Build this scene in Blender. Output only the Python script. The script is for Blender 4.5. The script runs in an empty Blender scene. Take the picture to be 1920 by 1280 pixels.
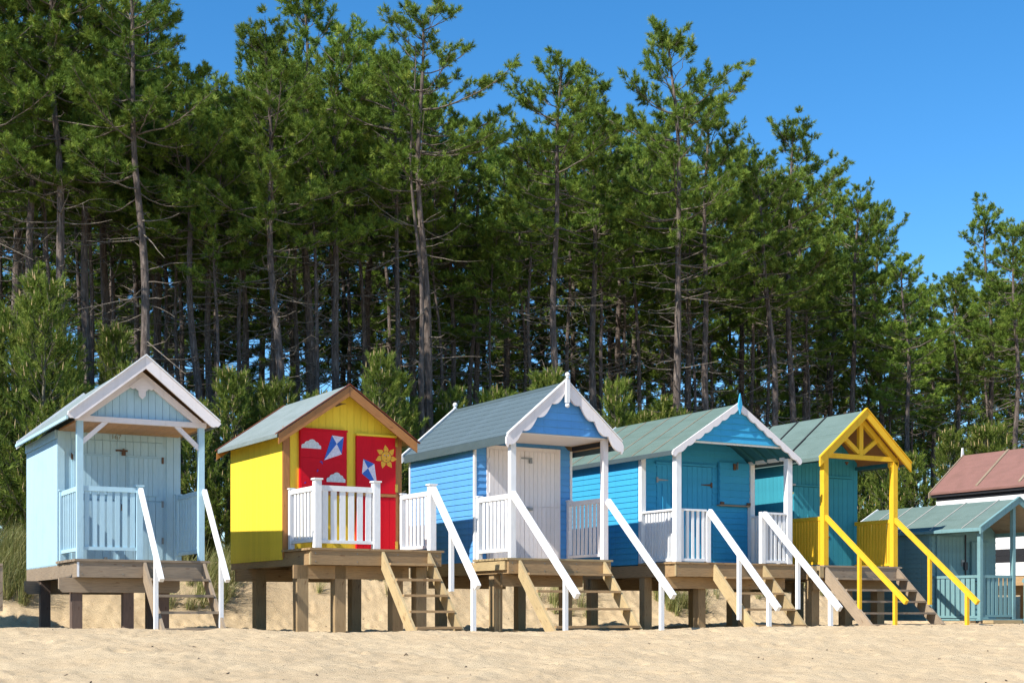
import bpy, bmesh, math, random
import numpy as np
from mathutils import Vector, Matrix
R = math.radians
random.seed(7); RNG = np.random.default_rng(11)
scene = bpy.context.scene
COL = scene.collection

# ------------------------------------------------------------------ camera, sky, sun, exposure
CAMZ = 1.6                      # eye height; heights "w" below are measured from this level
cam_d = bpy.data.cameras.new('camera'); cam = bpy.data.objects.new('camera', cam_d); COL.objects.link(cam)
cam.location = (0, 0, CAMZ); cam.rotation_euler = (R(90), 0, 0)
cam_d.sensor_width = 36; cam_d.lens = 36 * 2700 / 1920
cam_d.shift_y = (1145 - 640) / 1920
cam_d.clip_start = .1; cam_d.clip_end = 6000
scene.camera = cam
scene.cycles.use_denoising = True; scene.cycles.denoiser = 'OPENIMAGEDENOISE'; scene.cycles.denoising_input_passes = 'RGB_ALBEDO_NORMAL'; scene.cycles.denoising_prefilter = 'NONE'
scene.cycles.max_bounces = 6; scene.cycles.diffuse_bounces = 3; scene.cycles.glossy_bounces = 2; scene.cycles.transmission_bounces = 3

TH = R(30)                      # the row of huts runs 30 degrees off the picture plane
U = Vector((math.cos(TH), math.sin(TH), 0)); V = Vector((-math.sin(TH), math.cos(TH), 0))
P0 = Vector((-6.192, 20.5, 0))
SUN_EL, SUN_A = R(43.5), R(12)
sun_h = -U * math.cos(SUN_A) - V * math.sin(SUN_A)          # horizontal direction towards the sun
sun_dir = (sun_h * math.cos(SUN_EL) + Vector((0, 0, math.sin(SUN_EL)))).normalized()
world = bpy.data.worlds.new('World'); scene.world = world; world.use_nodes = True
nt = world.node_tree
sky = nt.nodes.new('ShaderNodeTexSky'); sky.sky_type = 'NISHITA'; sky.sun_disc = False
sky.sun_elevation = SUN_EL; sky.sun_rotation = math.atan2(sun_dir.x, sun_dir.y)
sky.altitude = 1500; sky.air_density = 1.0; sky.dust_density = 0.1; sky.ozone_density = 3.0
hsv = nt.nodes.new('ShaderNodeHueSaturation'); hsv.inputs['Saturation'].default_value = 1.3; hsv.inputs['Hue'].default_value = .497
nt.links.new(sky.outputs[0], hsv.inputs['Color'])
nt.links.new(hsv.outputs[0], nt.nodes['Background'].inputs[0])
nt.nodes['Background'].inputs[1].default_value = 0.142
sl = bpy.data.lights.new('sun', 'SUN'); sl.energy = 5.0; sl.angle = R(0.53); sl.color = (1, .95, .86)
sun = bpy.data.objects.new('sun', sl); COL.objects.link(sun)
sun.rotation_euler = sun_dir.to_track_quat('Z', 'Y').to_euler()
scene.view_settings.view_transform = 'Standard'; scene.view_settings.look = 'None'
scene.view_settings.exposure = 0.6; scene.view_settings.gamma = 1.0

# ------------------------------------------------------------------ materials
class NB:
    def __init__(s, name):
        s.m = bpy.data.materials.new(name); s.m.use_nodes = True; s.t = s.m.node_tree
        s.b = s.t.nodes['Principled BSDF']; s.out = s.t.nodes['Material Output']
    def n(s, typ, **kw):
        nd = s.t.nodes.new(typ)
        for k, v in kw.items():
            if k in nd.inputs: nd.inputs[k].default_value = v
            else: setattr(nd, k, v)
        return nd
    def l(s, a, b): s.t.links.new(a, b)
    def mapping(s, coord, scale):
        tc = s.n('ShaderNodeTexCoord'); mp = s.n('ShaderNodeMapping'); mp.inputs['Scale'].default_value = scale
        s.l(tc.outputs[coord], mp.inputs['Vector']); return mp.outputs[0]
    def noise(s, vec, scale, detail=3, rough=.55):
        nz = s.n('ShaderNodeTexNoise'); nz.inputs['Scale'].default_value = scale
        nz.inputs['Detail'].default_value = detail; nz.inputs['Roughness'].default_value = rough
        if vec is not None: s.l(vec, nz.inputs['Vector'])
        return nz.outputs['Fac']
    def ramp(s, fac, stops):
        r = s.n('ShaderNodeValToRGB'); e = r.color_ramp.elements
        while len(e) < len(stops): e.new(.5)
        for i, (p, c) in enumerate(stops):
            e[i].position = p; e[i].color = tuple(c) + (1,) if len(c) == 3 else c
        s.l(fac, r.inputs['Fac']); return r.outputs['Color']
    def mix(s, a, b, fac, mode='MIX'):
        m = s.n('ShaderNodeMix', data_type='RGBA', blend_type=mode)
        for sock, val in ((m.inputs['Factor'], fac), (m.inputs['A'], a), (m.inputs['B'], b)): pass
        for key, val in (('Factor', fac), (6, a), (7, b)):
            sock = m.inputs[0] if key == 'Factor' else m.inputs[key]
            if hasattr(val, 'links'): s.l(val, sock)
            elif key == 'Factor': sock.default_value = val
            else: sock.default_value = tuple(val) + (1,)
        return m.outputs[2]
    def bump(s, h, strength, dist):
        b = s.n('ShaderNodeBump'); b.inputs['Strength'].default_value = strength; b.inputs['Distance'].default_value = dist
        s.l(h, b.inputs['Height']); s.l(b.outputs[0], s.b.inputs['Normal'])
    def rand_tone(s, lo, hi):
        oi = s.n('ShaderNodeObjectInfo'); mr = s.n('ShaderNodeMapRange')
        mr.inputs['To Min'].default_value = lo; mr.inputs['To Max'].default_value = hi
        s.l(oi.outputs['Random'], mr.inputs['Value']); return mr.outputs[0]

def sc(c, k): return tuple(min(1, x * k) for x in c)

def paint(name, rgb, rough=.42, wear=.5):
    b = NB(name)
    uv = b.mapping('UV', (2.2, 38, 1)); ob = b.mapping('Object', (1, 1, 1))
    grain = b.noise(uv, 3.0, 4)
    big = b.noise(ob, 2.3, 4)
    c = b.ramp(grain, [(.3, sc(rgb, .90)), (.7, sc(rgb, 1.04))])
    w = b.ramp(big, [(.25, (.78, .77, .75)), (.5, (1, 1, 1)), (.85, (.92, .915, .90))])
    c = b.mix(c, w, wear, 'MULTIPLY')
    st = b.noise(b.mapping('Object', (7, 7, .45)), 2.0, 5, .65)
    c = b.mix(c, b.ramp(st, [(.30, (.80, .79, .76)), (.47, (1, 1, 1))]), min(1, wear * 1.5), 'MULTIPLY')
    t = b.rand_tone(.955, 1.03)
    cc = b.n('ShaderNodeVectorMath', operation='SCALE'); b.l(c, cc.inputs[0]); b.l(t, cc.inputs['Scale'])
    b.l(cc.outputs[0], b.b.inputs['Base Color'])
    b.b.inputs['Roughness'].default_value = rough + .2; b.b.inputs['Specular IOR Level'].default_value = .16
    b.bump(grain, .25, .004)
    return b.m

def wood(name, rgb, knots=True, rough=.75, var=.16):
    b = NB(name)
    uv = b.mapping('UV', (1.6, 34, 1)); uv2 = b.mapping('UV', (3.2, 9, 1))
    g = b.noise(uv, 3.2, 5, .6); k = b.noise(uv2, 2.0, 2, .4); lg = b.noise(b.mapping('Object', (1, 1, 1)), 1.7, 3)
    c = b.ramp(g, [(.28, sc(rgb, .62)), (.5, rgb), (.75, sc(rgb, 1.22))])
    if knots:
        kn = b.ramp(k, [(.66, (1, 1, 1)), (.72, (.62, .5, .42))])
        c = b.mix(c, kn, .8, 'MULTIPLY')
    c = b.mix(c, b.ramp(lg, [(.3, (.78, .78, .8)), (.65, (1.0, 1.0, 1.0))]), .8, 'MULTIPLY')
    t = b.rand_tone(1 - var, 1 + var)
    cc = b.n('ShaderNodeVectorMath', operation='SCALE'); b.l(c, cc.inputs[0]); b.l(t, cc.inputs['Scale'])
    b.l(cc.outputs[0], b.b.inputs['Base Color']); b.b.inputs['Roughness'].default_value = rough
    b.bump(g, .35, .004)
    return b.m

def felt(name, rgb, streak=.5):
    b = NB(name)
    ob = b.mapping('Object', (1, 1, 1))
    fine = b.noise(ob, 180, 2); big = b.noise(ob, 3.0, 5); st = b.noise(b.mapping('Object', (5, .8, 5)), 2.0, 4)
    c = b.ramp(fine, [(.3, sc(rgb, .78)), (.7, sc(rgb, 1.16))])
    c = b.mix(c, b.ramp(big, [(.3, (.80, .82, .80)), (.6, (1, 1, 1))]), .7, 'MULTIPLY')
    c = b.mix(c, b.ramp(st, [(.32, (.72, .75, .70)), (.52, (1, 1, 1))]), streak, 'MULTIPLY')
    b.l(c, b.b.inputs['Base Color']); b.b.inputs['Roughness'].default_value = .88
    b.bump(fine, .5, .004)
    return b.m

def plain(name, rgb, rough=.5, metal=0):
    b = NB(name); nz = b.noise(b.mapping('Object', (1, 1, 1)), 25, 3)
    b.l(b.ramp(nz, [(.3, sc(rgb, .8)), (.7, sc(rgb, 1.1))]), b.b.inputs['Base Color'])
    b.b.inputs['Roughness'].default_value = rough; b.b.inputs['Metallic'].default_value = metal
    return b.m

M = {}
M['white'] = paint('white_paint', (.80, .80, .80), .38, .35)
M['pink_white'] = paint('blush_white_paint', (.80, .745, .74), .42, .3)
M['pale_blue'] = paint('pale_blue_paint', (.42, .62, .72), .45, .4)
M['yellow'] = paint('yellow_paint', (.93, .67, .06), .4, .35)
M['red'] = paint('red_paint', (.66, .006, .02), .38, .4)
M['blue'] = paint('mid_blue_paint', (.11, .34, .70), .42, .4)
M['azure'] = paint('azure_paint', (.05, .36, .61), .42, .4)
M['teal'] = paint('teal_paint', (.045, .29, .37), .45, .4)
M['gold'] = paint('golden_yellow_paint', (.80, .47, .03), .42, .4)
M['sea_green'] = paint('weathered_sea_green_paint', (.18, .32, .335), .6, .9)
M['black'] = paint('black_paint', (.025, .026, .03), .5, .4)
M['brown'] = wood('stained_brown_timber', (.42, .175, .045), True, .55, .1)
M['soffit'] = wood('varnished_pine', (.50, .25, .08), False, .5, .1)
M['deck_new'] = wood('treated_pine', (.43, .32, .165), True, .75)
M['deck_mid'] = wood('brown_treated_pine', (.39, .25, .12), True, .78)
M['deck_old'] = wood('greyed_timber', (.31, .235, .16), True, .85)
M['stilt'] = wood('stilt_timber', (.34, .235, .12), True, .8)
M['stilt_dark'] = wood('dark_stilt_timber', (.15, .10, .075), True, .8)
M['felt_grey'] = felt('pale_grey_felt', (.215, .26, .258), .35)
M['felt_green'] = felt('green_felt', (.115, .175, .152), .5)
M['felt_sage'] = felt('sage_felt', (.125, .185, .168), .35)
M['felt_slate'] = felt('slate_shingle_felt', (.082, .122, .145), .3)
M['felt_slate_dark'] = felt('dark_slate_felt', (.06, .09, .10), .3)
M['felt_red'] = felt('red_brown_felt', (.235, .115, .095), .3)
M['metal'] = plain('dull_galvanised_metal', (.28, .28, .27), .45, .7)
M['rust'] = plain('rusty_iron', (.13, .07, .04), .8, .2)
M['brass'] = plain('brass', (.62, .42, .08), .35, .8)
M['dark'] = plain('dark_iron', (.03, .03, .035), .5, .3)
M['cloud'] = plain('grey_white_art_paint', (.66, .68, .68), .5)
M['kite_white'] = plain('kite_white_art_paint', (.72, .68, .78), .5)
M['kite_blue'] = plain('kite_blue_art_paint', (.015, .12, .52), .5)
M['sun_art'] = plain('orange_art_paint', (.85, .42, .02), .5)
M['ink'] = plain('dark_line_paint', (.10, .04, .02), .6)
M['number'] = plain('faded_number_paint', (.24, .23, .17), .6)
M['violet'] = plain('violet_ribbon_paint', (.10, .03, .30), .6)

# ------------------------------------------------------------------ object helpers
MESH = {}; OFF = {}
def obj(name, me, parent=None, loc=(0, 0, 0), rot=None):
    o = bpy.data.objects.new(name, me); COL.objects.link(o)
    loc = Vector(loc)
    if parent is not None:
        o.parent = parent; OFF[o] = loc; o.location = loc - OFF.get(parent, Vector((0, 0, 0)))
    else: o.location = loc
    if rot is not None: o.rotation_euler = rot
    return o

def finish(me, mat, grain=None):
    me.materials.append(M[mat] if isinstance(mat, str) else mat)
    co = np.empty(len(me.vertices) * 3); me.vertices.foreach_get('co', co); co = co.reshape(-1, 3)
    if grain is None:
        d = co.max(0) - co.min(0); g = np.zeros(3); g[int(np.argmax(d))] = 1
    else: g = np.array(grain, float); g /= np.linalg.norm(g)
    a = np.cross(g, [0.31, .77, .55]); a = np.cross(g, [0, 0, 1]) if abs(g[2]) < .9 else np.array([1., 0, 0])
    a /= np.linalg.norm(a); b = np.cross(g, a)
    li = np.empty(len(me.loops), int); me.loops.foreach_get('vertex_index', li)
    off = random.random() * 9, random.random() * 5
    uv = np.stack([co[li] @ g + off[0], co[li] @ a + co[li] @ b + off[1]], 1)
    l = me.uv_layers.new(name='UVMap'); l.data.foreach_set('uv', uv.astype(np.float32).ravel())

def box(name, parent, mat, x0, x1, y0, y1, z0, z1, rot=None, grain=None):
    d = (round(x1 - x0, 4), round(y1 - y0, 4), round(z1 - z0, 4)); key = (d, mat, grain)
    if key not in MESH:
        hx, hy, hz = d[0] / 2, d[1] / 2, d[2] / 2
        vs = [(sx * hx, sy * hy, sz * hz) for sz in (-1, 1) for sx, sy in ((-1, -1), (1, -1), (1, 1), (-1, 1))]
        fs = [(3, 2, 1, 0), (4, 5, 6, 7), (0, 1, 5, 4), (1, 2, 6, 5), (2, 3, 7, 6), (3, 0, 4, 7)]
        me = bpy.data.meshes.new(name); me.from_pydata(vs, [], fs); finish(me, mat, grain); MESH[key] = me
    return obj(name, MESH[key], parent, ((x0 + x1) / 2, (y0 + y1) / 2, (z0 + z1) / 2), rot)

def prism(name, parent, mat, pts, plane, a, b, grain=None):
    """polygon in a plane ('xz','yz','xy'), extruded along the third axis from a to b"""
    n = len(pts); cx = sum(p[0] for p in pts) / n; cy = sum(p[1] for p in pts) / n; m = (a + b) / 2
    def P(p, t):
        q = (p[0] - cx, p[1] - cy); t -= m
        return {'xz': (q[0], t, q[1]), 'yz': (t, q[0], q[1]), 'xy': (q[0], q[1], t)}[plane]
    bm = bmesh.new()
    A = [bm.verts.new(P(p, a)) for p in pts]; B = [bm.verts.new(P(p, b)) for p in pts]
    bm.faces.new(A); bm.faces.new(B[::-1])
    for i in range(n): bm.faces.new((A[i], B[i], B[(i + 1) % n], A[(i + 1) % n]))
    bmesh.ops.recalc_face_normals(bm, faces=bm.faces)
    me = bpy.data.meshes.new(name); bm.to_mesh(me); bm.free()
    g3 = None
    if grain is not None: g3 = {'xz': (grain[0], 0, grain[1]), 'yz': (0, grain[0], grain[1]), 'xy': (grain[0], grain[1], 0)}[plane]
    finish(me, mat, g3)
    c = {'xz': (cx, m, cy), 'yz': (m, cx, cy), 'xy': (cx, cy, m)}[plane]
    return obj(name, me, parent, c)

def strip(p, q, up, dn):
    """quad of a sloping board in 2D: centre line p-q, 'up' above and 'dn' below, plumb-cut ends"""
    return [(p[0], p[1] + up), (q[0], q[1] + up), (q[0], q[1] - dn), (p[0], p[1] - dn)]

def bar2(p, q, w):
    d = Vector((q[0] - p[0], q[1] - p[1])).normalized(); n = Vector((-d.y, d.x)) * w / 2
    return [(p[0] + n.x, p[1] + n.y), (q[0] + n.x, q[1] + n.y), (q[0] - n.x, q[1] - n.y), (p[0] - n.x, p[1] - n.y)]

def ball(name, parent, mat, c, r, squash=1.0, prof=None):
    """lathed knob"""
    bm = bmesh.new(); prof = prof or [(r * math.sin(a), -r * squash * math.cos(a)) for a in [math.pi * i / 8 for i in range(9)]]
    rings = []
    for pr, pz in prof:
        rings.append([bm.verts.new((max(pr, 1e-4) * math.cos(k * math.pi / 6), max(pr, 1e-4) * math.sin(k * math.pi / 6), pz)) for k in range(12)])
    for i in range(len(rings) - 1):
        for k in range(12): bm.faces.new((rings[i][k], rings[i][(k + 1) % 12], rings[i + 1][(k + 1) % 12], rings[i + 1][k]))
    bmesh.ops.recalc_face_normals(bm, faces=bm.faces)
    me = bpy.data.meshes.new(name); bm.to_mesh(me); bm.free(); finish(me, mat)
    for p in me.polygons: p.use_smooth = True
    return obj(name, me, parent, c)

def empty(name, loc, rz, label, cat, group=None):
    o = bpy.data.objects.new(name, None); COL.objects.link(o); o.empty_display_size = .3
    o.location = loc; o.rotation_euler = (0, 0, rz); o['label'] = label; o['category'] = cat
    if group: o['group'] = group
    return o

def text(name, parent, mat, s, size, loc):
    cu = bpy.data.curves.new(name, 'FONT'); cu.body = s; cu.size = size; cu.extrude = .002; cu.align_x = 'CENTER'; cu.align_y = 'CENTER'
    t = bpy.data.objects.new(name, cu); COL.objects.link(t)
    dg = bpy.context.evaluated_depsgraph_get(); me = bpy.data.meshes.new_from_object(t.evaluated_get(dg))
    bpy.data.objects.remove(t); me.materials.clear(); me.materials.append(M[mat])
    return obj(name, me, parent, loc, (R(90), 0, 0))

# ------------------------------------------------------------------ ground
def crest(s):
    return np.interp(s, [-40, -3, 0, 3.5, 7, 10.5, 14, 18, 60], [-.22, -.215, -.235, -.305, -.325, -.29, -.25, -.25, -.25])
def smooth(x, a, b):
    t = np.clip((x - a) / (b - a), 0, 1); return t * t * (3 - 2 * t)
def vnoise(x, y, seed):
    rg = np.random.default_rng(seed); T = rg.random((64, 64))
    xi = np.floor(x).astype(int); yi = np.floor(y).astype(int); fx = x - xi; fy = y - yi
    fx = fx * fx * (3 - 2 * fx); fy = fy * fy * (3 - 2 * fy)
    g = lambda i, j: T[(xi + i) % 64, (yi + j) % 64]
    return (g(0, 0) * (1 - fx) + g(1, 0) * fx) * (1 - fy) + (g(0, 1) * (1 - fx) + g(1, 1) * fx) * fy - .5
def base_w(s, v):
    s = np.asarray(s, float); v = np.asarray(v, float)
    c = crest(s)
    w = c - .069 * np.maximum(-2.0 - v, 0)
    w = np.where(v < -19.5, c - .069 * 17.5 - .02 * (-19.5 - v), w); w = np.maximum(w, -3.0)
    w = w - .07 * smooth(v, -1.6, .2)
    top = 1.05 - .35 * smooth(s, 13, 18)
    bank0 = 4.2 + .7 * vnoise(s * .35 + 3, s * 0 + 1, 5) + .5 * smooth(s, 13, 17)
    bump = .25 * vnoise(s * .8, v * .8, 8)
    w = w + (top + .35 + bump) * smooth(v, bank0, bank0 + 2.6)
    w = w + .5 * smooth(v, 7, 13) - .9 * smooth(v, 30, 60)
    return w
def ground_w(s, v):
    w = base_w(s, v)
    near = smooth(v, -30, -12) * (1 - smooth(v, 5, 8))
    d = .055 * vnoise(s * 1.1, v * 1.1, 1) + .035 * vnoise(s * 2.6 + 7, v * 2.6, 2) + .027 * vnoise(s * 5.3, v * 5.3 + 3, 3) + .017 * vnoise(s * 10.1, v * 10.1, 4)
    d = d * (1 - .45 * smooth(v, -2.6, -1.4) * (1 - smooth(v, .2, 1)))
    return w + near * d * 1.0
def W2(s, v):
    p = P0 + U * s + V * v; return p.x, p.y
def sv_of(px, v):
    """row coordinate s where the sight line of picture column px meets depth v"""
    k = (px - 960) / 2700
    # (P0 + U s + V v).x = k * (...).y
    return (k * (P0.y + V.y * v) - (P0.x + V.x * v)) / (U.x - k * U.y)
def gz(s, v): return float(ground_w(np.array([s]), np.array([v]))[0]) + CAMZ

def build_ground():
    def axis(parts): return np.unique(np.concatenate(parts).round(4))
    S = axis([-np.geomspace(11, 2500, 26), np.arange(-11, 26, .055), np.geomspace(26, 2500, 26)])
    Vv = axis([-np.geomspace(12, 900, 18), np.arange(-12, -.6, .05), np.arange(-.6, 7.5, .075), np.geomspace(7.5, 3000, 34)])
    s, v = np.meshgrid(S, Vv, indexing='ij')
    w = ground_w(s, v)
    # foot prints: shallow oval dents with a raised rim
    rg = np.random.default_rng(5); ds, dv = .055, .05
    for it in range(4800):
        fs, fv = rg.uniform(-9, 24), (rg.uniform(-11.5, -1.7) if it < 3200 else rg.uniform(3.2, 7)); a = rg.uniform(0, 6.28); L = rg.uniform(.07, .16); Bw = L * rg.uniform(.38, .6); dep = rg.uniform(.007, .025) * (1 if it < 3200 else 2.0)
        i0, i1 = np.searchsorted(S, fs - .36), np.searchsorted(S, fs + .36); j0, j1 = np.searchsorted(Vv, fv - .36), np.searchsorted(Vv, fv + .36)
        ss, vv_ = s[i0:i1, j0:j1] - fs, v[i0:i1, j0:j1] - fv
        x = (ss * math.cos(a) + vv_ * math.sin(a)) / L; y = (-ss * math.sin(a) + vv_ * math.cos(a)) / Bw
        r2 = x * x + y * y
        w[i0:i1, j0:j1] += dep * (-np.exp(-r2 * 1.3) + .55 * np.exp(-(np.sqrt(r2) - 1.5) ** 2 * 5))
    w += RNG.normal(0, .0035, w.shape) * (smooth(v, -14, -11) * (1 - smooth(v, 6, 8)))
    X = P0.x + U.x * s + V.x * v; Y = P0.y + U.y * s + V.y * v
    ns, nv = s.shape
    idx = np.arange(ns * nv).reshape(ns, nv)
    q = np.stack([idx[:-1, :-1], idx[1:, :-1], idx[1:, 1:], idx[:-1, 1:]], -1).reshape(-1, 4)
    me = bpy.data.meshes.new('ground')
    co = np.stack([X, Y, w + CAMZ], -1).reshape(-1, 3)
    me.vertices.add(len(co)); me.vertices.foreach_set('co', co.astype(np.float32).ravel())
    me.loops.add(q.size); me.loops.foreach_set('vertex_index', q.ravel().astype(np.int32))
    me.polygons.add(len(q)); me.polygons.foreach_set('loop_start', np.arange(0, q.size, 4, dtype=np.int32))
    me.polygons.foreach_set('use_smooth', np.ones(len(q), bool)); me.update(calc_edges=True)
    at = me.attributes.new('litter', 'FLOAT', 'POINT')
    lit = smooth(v + 1.2 * vnoise(s * .9, v * .9, 21), 6.6, 8.2)
    at.data.foreach_set('value', lit.astype(np.float32).ravel())
    b = NB('sand_and_forest_floor')
    ob = b.mapping('Object', (1, 1, 1))
    n1 = b.noise(ob, 1.2, 5); n2 = b.noise(ob, 14, 5, .65); n3 = b.noise(ob, 260, 2)
    c = b.ramp(n1, [(.3, (.60, .448, .272)), (.7, (.67, .518, .325))])
    c = b.mix(c, b.ramp(n2, [(.30, (.80, .77, .72)), (.48, (1, 1, 1)), (.8, (1.0, .99, .97))]), .7, 'MULTIPLY')
    c = b.mix(c, b.ramp(n3, [(.3, (.82, .80, .78)), (.65, (1, 1, 1))]), .6, 'MULTIPLY')
    vo = b.n('ShaderNodeTexVoronoi'); vo.inputs['Scale'].default_value = 5.5; b.l(ob, vo.inputs['Vector'])
    speck = b.ramp(vo.outputs['Distance'], [(.035, (.25, .2, .16)), (.075, (1, 1, 1))])
    c = b.mix(c, speck, .75, 'MULTIPLY')
    duff = b.ramp(n2, [(.3, (.035, .025, .015)), (.7, (.11, .075, .04))])
    atn = b.n('ShaderNodeAttribute', attribute_name='litter')
    c = b.mix(c, duff, atn.outputs['Fac'])
    b.l(c, b.b.inputs['Base Color']); b.b.inputs['Roughness'].default_value = .95
    b.b.inputs['Specular IOR Level'].default_value = .15
    mx = b.n('ShaderNodeMath', operation='ADD'); b.l(n2, mx.inputs[0]); b.l(n3, mx.inputs[1])
    b.bump(mx.outputs[0], .55, .03)
    me.materials.append(b.m)
    o = bpy.data.objects.new('ground', me); COL.objects.link(o)
    o['kind'] = 'structure'; o['label'] = 'pale footprinted beach sand rising to a dune under the pines'; o['category'] = 'ground'
build_ground()

# ------------------------------------------------------------------ beach hut building blocks
class Hut:
    def __init__(s, px_origin, D, label, rz=TH, group='beach huts in a row'):
        X, Y = px_origin; s.g = -.32
        s.root = empty('beach_hut', (X, Y, CAMZ + s.g), rz, label, 'beach hut', group)
        s.D = D - s.g            # local height of the deck top
    # all heights t are measured from the deck top
    def box(s, name, mat, x0, x1, y0, y1, t0, t1, parent=None, rot=None, grain=None):
        return box(name, parent or s.root, mat, x0, x1, y0, y1, s.D + t0, s.D + t1, rot, grain)
    def xz(s, name, mat, pts, y0, y1, parent=None, grain=None):
        return prism(name, parent or s.root, mat, [(x, z + s.D) for x, z in pts], 'xz', y0, y1, grain)
    def yz(s, name, mat, pts, x0, x1, parent=None, grain=None):
        return prism(name, parent or s.root, mat, [(y, z + s.D) for y, z in pts], 'yz', x0, x1, grain)
    def xy(s, name, mat, pts, t0, t1, parent=None, grain=None):
        return prism(name, parent or s.root, mat, pts, 'xy', s.D + t0, s.D + t1, grain)
    def ball(s, name, mat, x, y, t, r, parent=None, squash=1.0, prof=None):
        return ball(name, parent or s.root, mat, (x, y, s.D + t), r, squash, prof)

    def body(s, mat, x0, x1, yf, yb, t0, tw, cx, apex, slope, boards=None, front=True):
        """four walls; boards: None plain, 'h' overlapping horizontal boards on the side walls"""
        th = .04
        for sx, (a, b) in ((-1, (x0, x0 + th)), (1, (x1 - th, x1))):
            wl = s.box('side_wall', mat, a, b, yf + .002, yb, t0, tw)
            if boards == 'h':
                bh = .108; n = int((tw - t0) / bh)
                xo = x0 if sx < 0 else x1
                for i in range(n + 1):
                    z = t0 + i * bh; zt = min(z + bh + .012, tw)
                    if zt - z < .02: continue
                    pts = [(xo, z), (xo + sx * .018, z), (xo + sx * .016, z + .010), (xo + sx * .006, zt), (xo, zt)]
                    s.xz('board', mat, pts, yf + .03, yb - .02, wl, (0, 1)) if False else prism('board', wl, mat, [(p[0], p[1] + s.D) for p in pts], 'xz', yf + .02, yb - .01)
            elif boards == 'v':
                n = int((yb - yf) / .115); wdt = (yb - yf) / n
                for i in range(n):
                    y = yf + i * wdt
                    box('board', wl, mat, a - .012 if sx < 0 else b, a if sx < 0 else b + .012, y + .0015, y + wdt - .0015, s.D + t0, s.D + tw)
        pent = lambda lo: [(x0 + th, lo), (x1 - th, lo), (x1 - th, tw), (cx, apex - .06), (x0 + th, tw)]
        s.xz('back_wall', mat, pent(t0), yb - th, yb)
        if front: return s.xz('front_wall', mat, pent(t0), yf, yf + th)

    def vboards(s, wall, mat, xs, t0, top, y, th=.016, gap=.005):
        """upright boards; top is a number or a function of x (then the head is cut to the slope)"""
        for a, b in zip(xs[:-1], xs[1:]):
            a2, b2 = a + gap / 2, b - gap / 2
            if callable(top):
                pts = [(a2, t0), (b2, t0), (b2, top(b2)), (a2, top(a2))]
                m = (a2 + b2) / 2
                if top(m) > max(top(a2), top(b2)) + .001: pts.insert(3, (m, top(m)))
                prism('board', wall, mat, [(p[0], p[1] + s.D) for p in pts], 'xz', y - th, y, (0, 1))
            else: box('board', wall, mat, a2, b2, y - th, y, s.D + t0, s.D + top)

    def hboards(s, wall, mat, t0, t1, xl, xr, y, bh=.115):
        """overlapping boards on a front; xl/xr functions of height"""
        z = t0
        while z < t1 - .015:
            zt = min(z + bh, t1)
            a0, a1, b0, b1 = xl(z), xr(z), xl(zt), xr(zt)
            if a1 - a0 > .03:
                bm = bmesh.new()
                vs = [(a0, y - .026, z), (a1, y - .026, z), (max(b1, b0 + .005), y - .008, zt), (b0, y - .008, zt), (a0, y, z), (a1, y, z), (max(b1, b0 + .005), y, zt), (b0, y, zt)]
                c = np.mean(vs, 0); vv = [bm.verts.new((p[0] - c[0], p[1] - c[1], p[2] - c[2])) for p in vs]
                for f in ((0, 1, 2, 3), (7, 6, 5, 4), (0, 4, 5, 1), (1, 5, 6, 2), (2, 6, 7, 3), (3, 7, 4, 0)): bm.faces.new([vv[i] for i in f])
                bmesh.ops.recalc_face_normals(bm, faces=bm.faces)
                me = bpy.data.meshes.new('board'); bm.to_mesh(me); bm.free(); finish(me, mat, (1, 0, 0))
                obj('board', me, wall, (c[0], c[1], c[2] + s.D))
            z += bh

    def roof(s, mat, cx, hw, apex, slope, y0, y1, th=.035, under='deck_mid', lip=.05, lipmat=None):
        """two slopes with boarded underside and felt folded over the eaves"""
        out = []
        for sx in (-1, 1):
            ex = cx + sx * hw; et = apex - slope * hw
            pts = [(cx, apex), (ex, et), (ex, et - th), (cx, apex - th)]
            sl_ = s.xz('roof_slope', mat, pts, y0, y1, None, (hw * sx, -slope * hw))
            s.xz('eave_fold', lipmat or mat, [(ex - sx * .004, et + .004), (ex + sx * .014, et - .006), (ex + sx * .014, et - lip - th), (ex - sx * .004, et - lip - th)], y0 + .01, y1 - .01, sl_, (0, 1))
            s.xz('roof_boarding', under, [(cx, apex - th - .002), (ex - sx * .02, et - th - .002 + slope * .02), (ex - sx * .02, et - th - .02 + slope * .02), (cx, apex - th - .02)], y0 + .03, y1 - .03, sl_)
            out.append(sl_)
        return out

    def barge(s, mat, cx, hw, apex, slope, y0, y1, depth, name='bargeboard', scallop=None, end=None, cap=None):
        """pair of raking boards meeting at the apex; scallop=(n, amp) waves the lower edge"""
        res = []
        for sx in (-1, 1):
            L = hw; top = [(cx, apex), (cx + sx * L, apex - slope * L)]
            low = []
            N = 60 if scallop else 1
            for i in range(N + 1):
                f = i / N; x = L * (1 - f); d = depth
                if scallop:
                    n, amp = scallop; d = depth + amp * (abs(math.sin(math.pi * n * (x / L))) - .5)
                low.append((cx + sx * x, apex - slope * x - d))
            pts = top + low
            if end == 'round':
                ex, ez = cx + sx * L, apex - slope * L; pts = top[:1] + [(ex, ez), (ex + sx * .035, ez - depth * .35), (ex + sx * .03, ez - depth * .75)] + [(ex - sx * .005, ez - depth * 1.02)] + low[1:]
            if end == 'ogee':
                ex, ez = cx + sx * L, apex - slope * L
                pts = top[:1] + [(ex, ez), (ex + sx * .012, ez - .03), (ex - sx * .03, ez - .075), (ex - sx * .06, ez - .07), (ex - sx * .10, ez - .085), (ex - sx * .135, ez - .075)] + [p for p in low if abs(p[0] - cx) < L - .16]
            o = s.xz(name, mat, pts, y0, y1, None, (sx, -slope)); res.append(o)
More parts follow.
